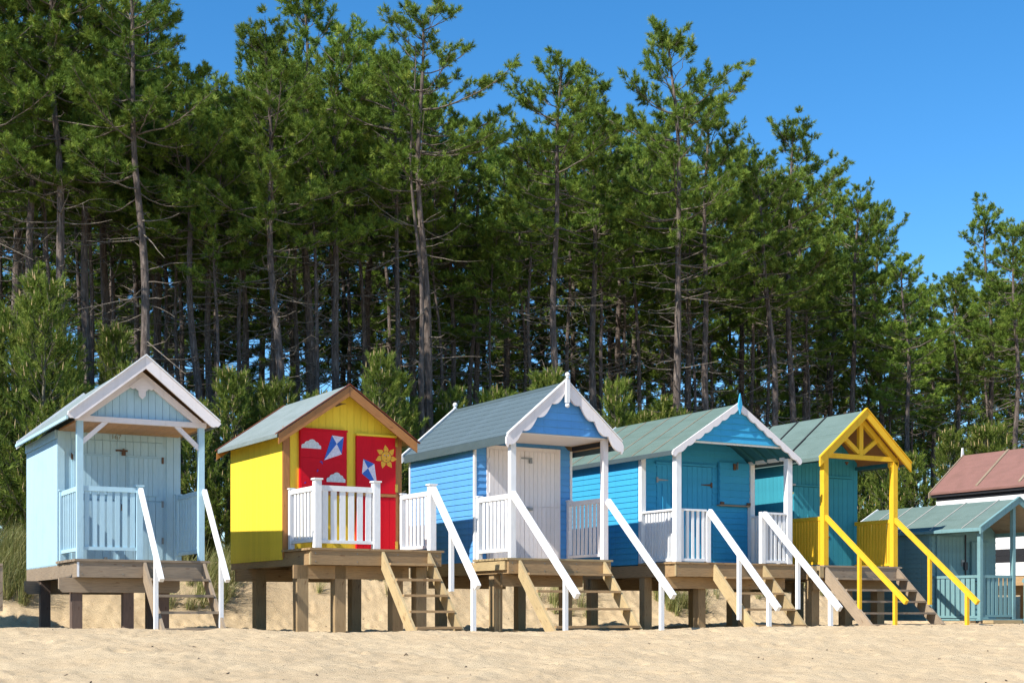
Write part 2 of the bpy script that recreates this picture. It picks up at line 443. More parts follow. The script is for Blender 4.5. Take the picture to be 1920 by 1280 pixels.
            if cap:
                s.xz('cap_moulding', cap, [(cx, apex + .022), (cx + sx * L, apex - slope * L + .022), (cx + sx * L, apex - slope * L + .002), (cx, apex + .002)], y0 - .02, y1 + .012, o, (sx, -slope))
        return res

    def deck(s, x0, x1, y0, y1, mat, fas, pw=.118, gap=.008):
        fr = s.box('deck_fascia', fas, x0 + .03, x1 - .04, y0 + .02, y0 + .062, -.262, -.036)
        for sx_ in np.linspace(x0 + .10, x1 - .12, 4):
            for t_ in (-.085, -.21): s.box('screw', 'metal', sx_ - .007, sx_ + .007, y0 + .014, y0 + .0195, t_ - .007, t_ + .007, fr)
        n = int(round((y1 - y0) / pw)); pw = (y1 - y0) / n
        for i in range(n):
            e = random.uniform(-.008, .008)
            s.box('deck_plank', mat, x0 + e, x1 + e, y0 + i * pw + gap / 2, y0 + (i + 1) * pw - gap / 2, -.034, 0, fr)
        return fr

    def frame(s, x0, x1, y0, y1, mat, smat, front_y, stilts, beam_x, dt=-.26, beams=(.25, 2.9), bdep=.215, sw=.17, bevel=.05):
        """side joists under the whole hut, cross beams and stilts"""
        for xa in (x0, x1 - .05): s.box('side_joist', mat, xa, xa + .05, y0 + .066, y1, dt, -.04)
        for k in range(1, 4):
            xx = x0 + (x1 - x0) * k / 4; s.box('floor_joist', mat, xx, xx + .045, y0 + .066, y1, dt + .02, -.04)
        s.box('rear_joist', mat, x0 + .052, x1 - .052, y1 - .05, y1 - .002, dt, -.04)
        for by in beams:
            a, b = beam_x
            t1, t0 = dt - .004, dt - bdep
            s.xz('cross_beam', mat, [(a, t1), (b, t1), (b, t0 + bevel), (b - bevel, t0), (a + bevel, t0), (a, t0 + bevel)], by, by + .07, None, (1, 0))
        for (x, y) in stilts:
            s.box('stilt', smat, x - sw / 2, x + sw / 2, y, y + sw, -s.D - .35, dt - .006, grain=(0, 0, 1))

    def rail_y(s, x, y0, y1, mat, n, ht=1.04, bot=.12, top_h=.07, wid=.045, bw=.04, bth=.03, post=True):
        """balustrade running back from the front along y at abscissa x"""
        r = s.box('railing', mat, x - wid / 2, x + wid / 2, y0, y1, ht - top_h, ht)
        s.box('bottom_rail', mat, x - wid / 2, x + wid / 2, y0, y1, bot, bot + .05, r)
        for i in range(n):
            y = y0 + (y1 - y0) * (i + 1) / (n + 1)
            s.box('baluster', mat, x - bth / 2, x + bth / 2, y - bw / 2, y + bw / 2, bot + .045, ht - top_h + .005, r, (random.gauss(0, .004), random.gauss(0, .003), random.gauss(0, .02)))
        if post:
            s.box('end_post', mat, x - .04, x + .04, y1, y1 + .075, 0.001, ht + .01, r)
            s.box('post_cap', mat, x - .052, x + .052, y1 - .012, y1 + .087, ht + .01, ht + .03, r)
        return r

    def rail_x(s, x0, x1, y, mat, n, ht=1.04, bot=.12, top_h=.07, wid=.045, bw=.07, bth=.022):
        r = s.box('railing', mat, x0, x1, y - wid / 2, y + wid / 2, ht - top_h, ht)
        s.box('bottom_rail', mat, x0, x1, y - wid / 2, y + wid / 2, bot, bot + .05, r)
        for i in range(n):
            x = x0 + (x1 - x0) * (i + .5) / n
            s.box('baluster', mat, x - bw / 2, x + bw / 2, y - bth / 2, y + bth / 2, bot + .045, ht - top_h + .005, r, (random.gauss(0, .003), random.gauss(0, .004), random.gauss(0, .02)))
        return r

    def post(s, name, mat, x0, x1, y0, y1, t0, t1, cap=None):
        p = s.box(name, mat, x0, x1, y0, y1, t0, t1)
        if cap: s.box('post_cap', cap, x0 - .018, x1 + .018, y0 - .018, y1 + .018, t1 + .001, t1 + .026, p)
        return p

    def stairs(s, x0, x1, ntread, run, mat, tmat, wL=.045, first=.2, depth=.24, y0=-.005):
        """open stairs going down towards the beach from the deck edge"""
        gt = -s.D + .02; tot = -gt
        k = tot / run
        top = -.02; y_end = -(run)
        st = None
        for xa in (x0, x1 - wL):
            # plumb cut at the deck, level cut at the sand
            pts = [(y0, top), (y0, top - .30), (y_end - .14 + .31, gt - .14), (y_end - .14, gt - .14), (y_end + .03, gt + .03)]
            o = s.yz('stringer', mat, pts, xa, xa + wL, st, (run, tot)) if st else s.yz('staircase', mat, pts, xa, xa + wL, None, (run, tot))
            st = st or o
        for i in range(ntread):
            t = -first - i * ((tot - first - .06) / max(ntread - 1, 1)) if ntread > 1 else -first
            yy = y0 + (t - top) / k
            e = random.uniform(-.006, .006)
            s.box('tread', tmat, x0 + wL + .002, x1 - wL - .002, yy - .07 + e, yy + .15, t - .038, t, st)
        return st

    def handrail(s, mat, x, y0, t0, y1, t1, posts, w=.062, h=.066, parent=None, pw=.06, side=0):
        """sloping handrail with upright posts; posts: (y, bottom t)"""
        hr = s.yz('handrail', mat, bar2((y0, t0), (y1, t1), h), x - w / 2, x + w / 2, parent, (y1 - y0, t1 - t0))
        for (py, pb) in posts:
            tt = t0 + (t1 - t0) * (py - y0) / (y1 - y0) - .05
            k = (t1 - t0) / (y1 - y0)
            pts = [(py - pw / 2, pb), (py + pw / 2, pb), (py + pw / 2, tt + k * pw / 2 - .0), (py - pw / 2, tt - k * pw / 2)]
            s.yz('handrail_post', mat, pts, x - w / 2 + .004 + side, x + w / 2 - .004 + side, hr, (0, 1))
        return hr

    def hinge(s, x, y, t, parent, mat='metal', ln=.25, sx=1):
        h = s.xz('strap_hinge', mat, [(x, t + .022), (x + sx * ln, t + .006), (x + sx * ln, t - .006), (x, t - .022)], y - .012, y - .001, parent)
        s.box('hinge_plate', mat, x - .02, x + .02, y - .011, y, t - .05, t + .05, parent)
        return h

def padbolt(h, x, y, t, parent, mat='rust'):
    h.box('bolt', mat, x - .09, x + .09, y - .022, y - .004, t - .012, t + .014, parent)
    h.box('padlock', mat, x - .005, x + .05, y - .05, y - .024, t - .075, t - .018, parent)
    h.box('shackle', mat, x + .008, x + .036, y - .042, y - .030, t - .018, t + .03, parent)

def at(px, Y): return ((px - 960) / 2700 * Y, Y)

# ------------------------------------------------------------------ hut A: pale blue, number 167
def hut_pale_blue():
    h = Hut(at(144.5, 20.5), .745, 'pale blue beach hut with white gable and number 167 on its doors', R(28.7))
    W, yf, yb = 1.87, 1.40, 3.9; cx, apex, sl_, hw = .925, 2.90, .81, 1.07
    wall = h.body('pale_blue', 0, W, yf, yb, -.06, 1.98, cx, apex - .03, sl_)
    h.box('skirting', 'pale_blue', .012, .05, yf + .02, yb - .02, -.10, -.062)
    # doors: two leaves of upright boards with raised shutters
    top = lambda x: min(1.985, 5)
    xs = [.0 + i * .1105 for i in range(18)]
    h.vboards(wall, 'pale_blue', [x for x in xs if x <= .2], 0.0, 1.985, yf)
    h.vboards(wall, 'pale_blue', [x for x in xs if x >= 1.6] + [W], 0.0, 1.985, yf)
    h.vboards(wall, 'pale_blue', [.2 + i * (1.4 / 12) for i in range(13)], 1.875, 1.985, yf)
    for k, (a, b) in enumerate(((.212, .902), (.908, 1.60))):
        up = h.box('door', 'pale_blue', a, b, yf - .008, yf + .002, .96, 1.865)
        h.vboards(up, 'pale_blue', [a + i * (b - a) / 6 for i in range(7)], .965, 1.86, yf - .008, .014, .006)
        lo = h.box('door', 'pale_blue', a, b, yf - .008, yf + .002, .012, .95)
        h.vboards(lo, 'pale_blue', [a + i * (b - a) / 6 for i in range(7)], .015, .945, yf - .008, .014, .006)
        sa, sb = (a + .02, b - .13) if k == 0 else (a + .15, b - .08)
        sh = h.box('shutter', 'pale_blue', sa, sb, yf - .04, yf - .0225, 1.03, 1.63, up)
        n = 6
        for i in range(n):
            w_ = (sb - sa - .03) / n; box('board', up, 'pale_blue', sa + .015 + i * w_ + .003, sa + .015 + (i + 1) * w_ - .003, yf - .048, yf - .0405, h.D + 1.04, h.D + 1.615)
        h.box('shutter_rail', 'pale_blue', sa - .02, sb + .02, yf - .052, yf - .0225, 1.632, 1.65, up)
        hx = a + .004 if k == 0 else b - .004
        for t in (1.55, .87, .30): h.box('hinge', 'rust' if t > 1 else 'metal', hx - .016, hx + .016, yf - .034, yf - .0225, t, t + .10, up if t > 1 else lo)
    h.box('cover_strip', 'pale_blue', .893, .925, yf - .04, yf - .0225, .015, 1.86, up)
    padbolt(h, .96, yf - .022, 1.72, up)
    h.box('bolt', 'rust', .955, .968, yf - .045, yf - .024, .80, .90, lo)
    text('number', h.root, 'number', '167', .105, (.88, yf - .0185, h.D + 1.928))
    # porch
    h.box('porch_ceiling', 'soffit', .02, W - .02, .06, yf - .02, 1.985, 2.0)
    for i in range(11): h.box('ceiling_board', 'soffit', .02 + i * .166, .02 + i * .166 + .162, .062, yf - .022, 1.973, 1.984)
    for x in (0, 1.765): h.post('porch_post', 'pale_blue', x, x + .088, 0, .088, 0.001, 1.968)
    gb = h.xz('gable', 'pale_blue', [(.10, 2.0), (W - .10, 2.0), (cx, 2.0 + .8 * (cx - .10) )], .10, .12)
    ys = [.1 + i * .1045 for i in range(17)]
    h.vboards(gb, 'pale_blue', [y for y in ys if y < 1.78], 2.0, lambda x: 2.0 + .795 * (cx - .10 - abs(x - cx)), .10, .014)
    # white inner frame: collar, rafters, pendant, knee braces
    h.box('collar_beam', 'pink_white', -.02, W + .01, .0, .07, 1.968, 2.045)
    for sx in (-1, 1):
        h.xz('inner_rafter', 'pink_white', [(cx, 2.74), (cx + sx * .90, 2.046), (cx + sx * .75, 2.046), (cx, 2.62)], .0, .068, None, (sx, -.8))
        px = cx + sx * (cx - .085)
        h.xz('knee_brace', 'pink_white', [(px, 1.72), (px - sx * .0, 1.63), (px - sx * .36, 1.966), (px - sx * .27, 1.966)], .012, .06, None, (1, 1))
    h.xz('pendant', 'pink_white', [(cx - .19, 2.50), (cx - .13, 2.47), (cx - .10, 2.485), (cx - .055, 2.45), (cx - .05, 2.38), (cx, 2.33), (cx + .05, 2.38), (cx + .055, 2.45), (cx + .10, 2.485), (cx + .13, 2.47), (cx + .19, 2.50), (cx, 2.66)], -.012, -.001)
    h.roof('felt_grey', cx, hw, apex, sl_, -.2, 3.86, .03, 'soffit', .03)
    h.barge('pink_white', cx, hw + .025, apex + .03, sl_, -.235, -.203, .185, 'bargeboard', None, 'ogee', 'white')
    for o in h.barge('white', cx, hw + .02, apex + .04, sl_, 3.863, 3.895, .13): pass
    h.box('gutter', 'pale_blue', cx - hw - .045, cx - hw - .016, -.18, 3.85, apex - sl_ * hw - .075, apex - sl_ * hw - .03)
    h.box('fascia', 'pale_blue', -.03, -.004, yf, 3.85, 1.86, 1.985)
    # deck and railings
    h.deck(-.035, 1.93, -.03, yf - .02, 'deck_old', 'deck_old')
    h.box('corner_batten', 'white', -.004, .028, -.012, -.001, -.255, -.045)
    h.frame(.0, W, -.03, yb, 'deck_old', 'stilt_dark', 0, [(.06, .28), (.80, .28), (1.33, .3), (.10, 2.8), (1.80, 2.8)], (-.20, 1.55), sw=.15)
    h.rail_y(.045, .09, 1.2, 'pale_blue', 8, 1.045, .115)
    h.rail_y(W - .065, .09, 1.2, 'pale_blue', 12, 1.045, .115)
    h.rail_x(.09, .85, .044, 'pale_blue', 7, 1.045, .13, .07, .05, .068, .02)
    h.post('newel', 'pale_blue', .85, .938, 0, .088, .001, 1.06, 'pale_blue')
    st = h.stairs(.94, 1.86, 4, 1.09, 'deck_old', 'deck_old', .04, .27)
    h.handrail('white', .90, -.01, 1.02, -1.16, -.32, [(-.86, -1.03)], parent=st)
    h.handrail('white', 1.845, -.01, 1.04, -1.14, -.32, [(-.84, -1.03)], parent=st)
    h.box('tap', 'metal', .69, .73, yf - .09, yf - .02, .05, .08)
    return h

# ------------------------------------------------------------------ hut B: yellow with red painted shutters
def blob(cx, cz, w, hgt, bumps):
    """puffy cloud: flat base, row of lobes"""
    lobes = [(-.36, .14, .15), (-.17, .30, .17), (.04, .40, .19), (.24, .28, .16), (.38, .13, .13)]
    pts = [(cx + w * .5, cz), (cx - w * .5, cz)]
    for i in range(41):
        x = -.5 + i / 40
        y = max([ly * hgt * 2 / .8 * 0 + (math.sqrt(max(0, lr ** 2 - (x - lx) ** 2)) + ly - .05) for lx, ly, lr in lobes if abs(x - lx) <= lr] + [.03])
        pts.append((cx + x * w, cz + .008 + y * hgt / .55))
    return pts
def hut_yellow():
    h = Hut(at(591, 22.3), .983, 'bright yellow beach hut with red shutter and door painted with kites', R(31))
    x0, x1, yf, yb = -.05, 2.06, 1.2, 3.62; cx, apex, sl_, hw = 1.0, 2.72, .69, 1.24
    wall = h.body('yellow', x0, x1, yf, yb, -.15, 1.95, cx, apex - .03, sl_, None)
    for i in range(18): h.box('board', 'yellow', x0 - .010, x0 - .001, yf + .012 + i * .1333, yf + .012 + i * .1333 + .1295, -.15, 1.93)
    for x in (x0 - .012, x1 - .10): h.box('corner_post', 'brown', x, x + .112, yf - .045, yf - .002, -.12, 2.0)
    tp = lambda x: 2.66 - .69 * abs(x - cx)
    h.vboards(wall, 'yellow', [.065 + i * .1262 for i in range(16)], .001, tp, yf - .001, .018, .004)
    # red shutter (window) with clouds and kite
    w0, w1 = .215, 1.045
    sh = h.box('shutter', 'red', w0, w1, yf - .075, yf - .02, .97, 1.985)
    h.box('shutter_board', 'red', w0 + .015, w1 - .008, yf - .083, yf - .0755, 1.52, 1.965, sh)
    h.box('shutter_board', 'red', w0 + .015, w1 - .008, yf - .083, yf - .0755, .99, 1.513, sh)
    h.box('shutter_frame', 'red', w0 - .002, w1 + .012, yf - .09, yf - .076, 1.968, 1.998, sh)
    h.box('shutter_bar', 'red', w0 + .02, w1 - .01, yf - .091, yf - .0835, 1.0, 1.09, sh)
    h.box('sill', 'brown', .11, 1.06, yf - .12, yf - .02, .925, .962)
    ya, yb_ = yf - .0865, yf - .0835
    h.xz('painted_cloud', 'cloud', blob(.41, 1.665, .345, .145, 4), ya, yb_, sh)
    h.xz('painted_cloud', 'cloud', blob(.845, 1.135, .335, .155, 4), yf - .0945, yf - .0915 + .004, sh)
    def kite(par, a, b, c, d, m, ya, yb_, flip):
        k1, k2 = ('kite_white', 'kite_blue') if not flip else ('kite_blue', 'kite_white')
        for tri, mt in (((a, b, m), k1), ((b, c, m), k2), ((c, d, m), k1), ((d, a, m), k2)): h.xz('painted_kite', mt, tri, ya, yb_, par)
    kite(sh, (.775, 1.90), (.985, 1.885), (.95, 1.60), (.635, 1.485), (.86, 1.765), ya, yb_, False)
    for (x, z, t) in ((.58, 1.46, .3), (.52, 1.31, 1.2), (.47, 1.14, .2), (.30, 1.10, .9), (.60, 1.44, 1.9)):
        c_, s_ = math.cos(t) * .028, math.sin(t) * .028
        h.xz('painted_ribbon', 'violet', [(x - c_, z - s_), (x - s_ * .5, z + c_ * .5), (x + c_, z + s_), (x + s_ * .5, z - c_ * .5)], ya, yb_, sh)
    # stable door: upper leaf with sun and kite, lower leaf plain
    d0, d1 = 1.225, 1.945
    up = h.box('door', 'red', d0, d1, yf - .075, yf - .02, .985, 1.925)
    lo = h.box('door', 'red', d0, d1, yf - .07, yf - .02, .01, .925)
    for i in range(6): h.box('board', 'red', d0 + i * .12 + .003, d0 + (i + 1) * .12 - .002, yf - .077, yf - .0705, .02, .915, lo)
    h.box('door_ledge', 'brown', d0 + .0, d1, yf - .088, yf - .02, .93, .978, up)
    h.box('drip_board', 'yellow', d0 - .01, d1 + .01, yf - .095, yf - .02, 1.93, 1.965)
    for t in (1.78, 1.02, .06): h.box('hinge', 'brass', d1 - .012, d1 + .035, yf - .088, yf - .077, t, t + .13, up if t > .5 else lo)
    ya, yb_ = yf - .0795, yf - .0755
    kite(up, (1.345, 1.545), (1.545, 1.475), (1.60, 1.10), (1.32, 1.30), (1.43, 1.395), ya, yb_, True)
    sx, sz = 1.765, 1.60
    for k in range(7):
        a = math.pi / 2 + k * 2 * math.pi / 7
        P = lambda r, o: (sx + r * math.cos(a + o), sz + r * math.sin(a + o))
        h.xz('painted_ray', 'sun_art', [P(.10, -.36), P(.128, -.37), P(.15, -.24), P(.17, -.08), P(.205, .10), P(.16, .24), P(.132, .37), P(.10, .36)], ya, yb_, up)
    h.xz('painted_outline', 'ink', [(sx + .097 * math.cos(t * .2618), sz + .097 * math.sin(t * .2618)) for t in range(24)], ya - .001, yb_, up)
    h.xz('painted_sun', 'sun_art', [(sx + .09 * math.cos(t * .2618), sz + .09 * math.sin(t * .2618)) for t in range(24)], ya - .003, yb_, up)
    for dx in (-.03, .035): h.xz('painted_eye', 'kite_blue', [(sx + dx - .014, sz + .028), (sx + dx, sz + .036), (sx + dx + .014, sz + .028), (sx + dx, sz + .02)], ya - .0045, ya - .0031, up)
    h.xz('painted_mouth', 'ink', [(sx - .03, sz - .038), (sx, sz - .05), (sx + .03, sz - .038), (sx, sz - .058)], ya - .0045, ya - .0031, up)
    h.xz('painted_nose', 'ink', [(sx - .004, sz + .02), (sx + .004, sz + .02), (sx + .008, sz - .012), (sx - .006, sz - .014)], ya - .0045, ya - .0031, up)
    x, z = 1.62, .62
    h.xz('painted_ribbon', 'violet', [(x - .03, z - .03), (x - .02, z + .03), (x + .03, z + .035), (x + .02, z - .03)], yf - .0805, yf - .0772, lo)
    h.xz('painted_bracket', 'deck_mid', [(.86, 2.44), (1.05, 2.44), (1.05, 2.452), (.872, 2.452), (.872, 2.38), (.86, 2.38)], yf - .023, yf - .0195)
    # roof with timber edging
    h.roof('felt_grey', cx, hw, apex, sl_, yf - .27, yb + .12, .03, 'deck_mid', .045)
    h.barge('brown', cx, hw + .0, apex - .02, sl_, yf - .30, yf - .272, .165)
    for sx_ in (-1, 1):
        for (ya_, yb2) in ((yf - .315, yf - .265), (yb + .10, yb + .15)):
            h.xz('edge_strip', M_edge, [(cx, apex + .018), (cx + sx_ * (hw + .05), apex + .018 - sl_ * (hw + .05)), (cx + sx_ * (hw + .05), apex - sl_ * (hw + .05)), (cx, apex + .002)], ya_, yb2, None, (sx_, -sl_))
    h.barge('brown', cx, hw + .02, apex - .02, sl_, yb + .121, yb + .148, .15)
    h.box('apex_joint', 'ink', cx - .004, cx + .004, yf - .3015, yf - .299, apex - .185, apex - .02)
    # deck
    h.deck(-.10, 2.25, -.03, yf - .05, 'deck_mid', 'deck_mid')
    h.box('corner_block', 'deck_new', -.09, -.066, -.006, .03, -.26, -.075)
    h.frame(-.045, 2.06, -.03, yb, 'deck_mid', 'stilt', 0, [(-.1, .25), (.54, .25), (1.55, .25), (1.98, .25), (.2, 2.8), (2.0, 2.8)], (-.25, 1.75), sw=.185, beams=(.25, 2.8), bevel=.004)
    h.rail_y(.055, .11, 1.06, 'white', 6, .97, .10, .075, .05, .075, .022)
    h.rail_y(2.065, .11, 1.06, 'white', 6, .97, .04, .075, .05, .075, .022)
    h.rail_x(.112, 1.005, .055, 'white', 6, .975, .075, .085, .05, .097, .022)
    for a in (0, 1.006, 2.01): h.post('newel', 'white', a, a + .11, 0, .11, .001, 1.055, 'white')
    st = h.stairs(1.13, 2.0, 5, 1.16, 'deck_new', 'deck_mid', .045, .22)
    h.handrail('white', 2.062, .0, 1.0, -1.47, -.62, [(-.62, -.67), (-1.33, -1.32)], .075, .10, st)
    return h
M_edge = 'red_edge'
M['pale_timber'] = wood('silvered_pale_timber', (.42, .40, .36), False, .8)
M['red_edge'] = paint('dull_red_edging', (.20, .06, .035), .6, .5)

# ------------------------------------------------------------------ hut C: blue with scalloped white gable
def knob_profile(r, neck, hgt):
    return [(.001, 0), (neck, 0), (neck, hgt * .25), (neck * 1.25, hgt * .3), (neck * .8, hgt * .38)] + \
           [(max(.001, r * math.sin(a)), hgt * .38 + r * .15 + r - r * math.cos(a)) for a in [math.pi * (i + 1.2) / 9 for i in range(8)]]
def hut_blue():
    h = Hut(at(958, 24.1), .893, 'blue beach hut with scalloped white bargeboards, ball finials and blush white doors', R(30.6))
    x0, x1, yf, yb = .0, 1.97, 1.23, 3.72; cx, apex, sl_, hw = 1.0, 2.98, .85, 1.10
    wall = h.body('blue', x0, x1, yf, yb, -.08, 2.02, cx, apex - .05, sl_, 'h')
    for x in (x0 - .034, x1 - .012):
        h.box('corner_board', 'white', x, x + .045, yf - .03, yf + .018, -.08, 2.0)
        h.box('corner_board', 'white', x, x + .045, yb - .012, yb + .03, -.08, 2.0)
    h.hboards(wall, 'blue', .0, 2.02, lambda z: x0 + .014, lambda z: .215, yf)
    h.hboards(wall, 'blue', .0, 2.02, lambda z: 1.745, lambda z: x1 - .014, yf)
    fr = h.box('door_frame', 'pink_white', .218, 1.742, yf - .035, yf - .001, .0, 2.02)
    for (a, b, lo, hi) in ((.265, .975, .015, .965), (.265, .975, .97, 1.945), (.985, 1.695, .015, .965), (.985, 1.695, .97, 1.945)):
        d = h.box('door', 'pink_white', a, b, yf - .042, yf - .0355, lo, hi)
        n = 8
        for i in range(n): box('board', d, 'pink_white', a + i * (b - a) / n + .0025, a + (i + 1) * (b - a) / n - .0025, yf - .05, yf - .0425, h.D + lo + .003, h.D + hi - .003)
    h.box('bolt', 'metal', .91, 1.13, yf - .072, yf - .052, 1.81, 1.835, d); h.box('padlock', 'metal', 1.06, 1.12, yf - .09, yf - .06, 1.735, 1.80, d)
    h.box('latch', 'metal', 1.01, 1.13, yf - .09, yf - .052, .90, .95, d)
    for x in (.255, 1.705):
        for t in (1.7, 1.1, .2): h.box('hinge', 'pink_white', x - .02, x + .02, yf - .052, yf - .0375, t, t + .09, fr)
    # porch
    for x in (.0, 1.87): h.post('porch_post', 'white' if x < 1 else 'pink_white', x, x + .10, 0, .10, .001, 2.085)
    h.box('porch_ceiling', 'pink_white', .0, 1.97, -.02, yf - .04, 2.088, 2.105)
    for sx in (-1, 1):
        xx = cx + sx * .99; h.box('eave_board', 'black', xx - .012, xx + .012, .0, yf - .05, 2.0, 2.085)
    tri = lambda z: (2.11 + .85 * .98 - z) / .85
    gb = h.xz('gable', 'blue', [(cx - .98, 2.108), (cx + .98, 2.108), (cx, 2.108 + .83)], -.03, -.01)
    h.hboards(gb, 'blue', 2.108, 2.9, lambda z: cx - max(tri(z), .01), lambda z: cx + max(tri(z), .01), -.031, .125)
    h.roof('felt_slate', cx, hw, apex, sl_, -.12, yb + .08, .05, 'deck_mid', .09, 'felt_slate_dark')
    # shingle courses
    L = hw
    for sx in (-1, 1):
        n = 9
        for i in range(n):
            a, b = L * i / n, L * (i + 1) / n + .012
            if i == n - 1: b = L
            za, zb = apex - sl_ * a, apex - sl_ * b
            nx, nz = sx * .62, .78
            pts = [(cx + sx * a + nx * .003, za + nz * .003), (cx + sx * b + nx * .008, zb + nz * .008), (cx + sx * b, zb + .001), (cx + sx * a, za + .001)]
            h.xz('shingle_course', 'felt_slate', pts, -.115, yb + .075, None, (0, 1))
    h.xz('ridge_capping', 'felt_slate_dark', [(cx - .07, apex - .045), (cx, apex + .024), (cx + .07, apex - .045), (cx, apex + .008)], -.118, yb + .078)
    h.barge('pink_white', cx, hw + .05, apex + .045, sl_, -.165, -.122, .215, 'bargeboard', (4.0, .09), 'round', 'white')
    h.barge('white', cx, hw + .05, apex + .045, sl_, yb + .082, yb + .11, .14, cap='white')
    f = h.box('finial', 'white', cx - .036, cx + .036, -.22, -.168, apex - .34, apex + .06)
    h.ball('finial_knob', 'white', cx, -.194, apex + .06, .042, f, 1, knob_profile(.042, .03, .075))
    h.ball('finial_drop', 'white', cx, -.194, apex - .385, .04, f)
    h.ball('finial_knob', 'white', cx, yb + .1, apex + .02, .045, None, 1, knob_profile(.045, .035, .12))
    # deck, railings, stairs
    h.deck(-.08, 2.06, -.03, yf - .05, 'deck_new', 'deck_mid', .108, .012)
    h.box('side_fascia', 'deck_new', -.07, -.03, .09, yf - .06, -.20, -.052)
    h.frame(-.02, 1.97, -.03, yb, 'deck_mid', 'stilt', 0, [(.1, .6), (1.33, .3), (.2, 2.8), (1.9, 2.8)], (-.02, 1.6), sw=.17, bevel=.004)
    for x in (.0, .085): h.box('leaning_batten', 'deck_new', -.13 + x, -.095 + x, .33, .345, -h.D - .1, -.52)
    h.rail_y(.05, .10, 1.13, 'white', 7, 1.08, .11, .085, .05, .075, .02)
    h.rail_y(1.92, .10, 1.13, 'pink_white', 7, 1.08, .06, .085, .05, .075, .02)
    st = h.stairs(.14, 1.9, 4, 1.12, 'deck_new', 'deck_mid', .045, .25)
    h.handrail('white', .05, .04, 1.09, -1.95, -.66, [(-1.61, -1.3)], .075, .10, st)
    h.handrail('white', 1.92, -.06, 1.02, -1.95, -.66, [(-1.62, -1.3)], .075, .10, st)
    return h

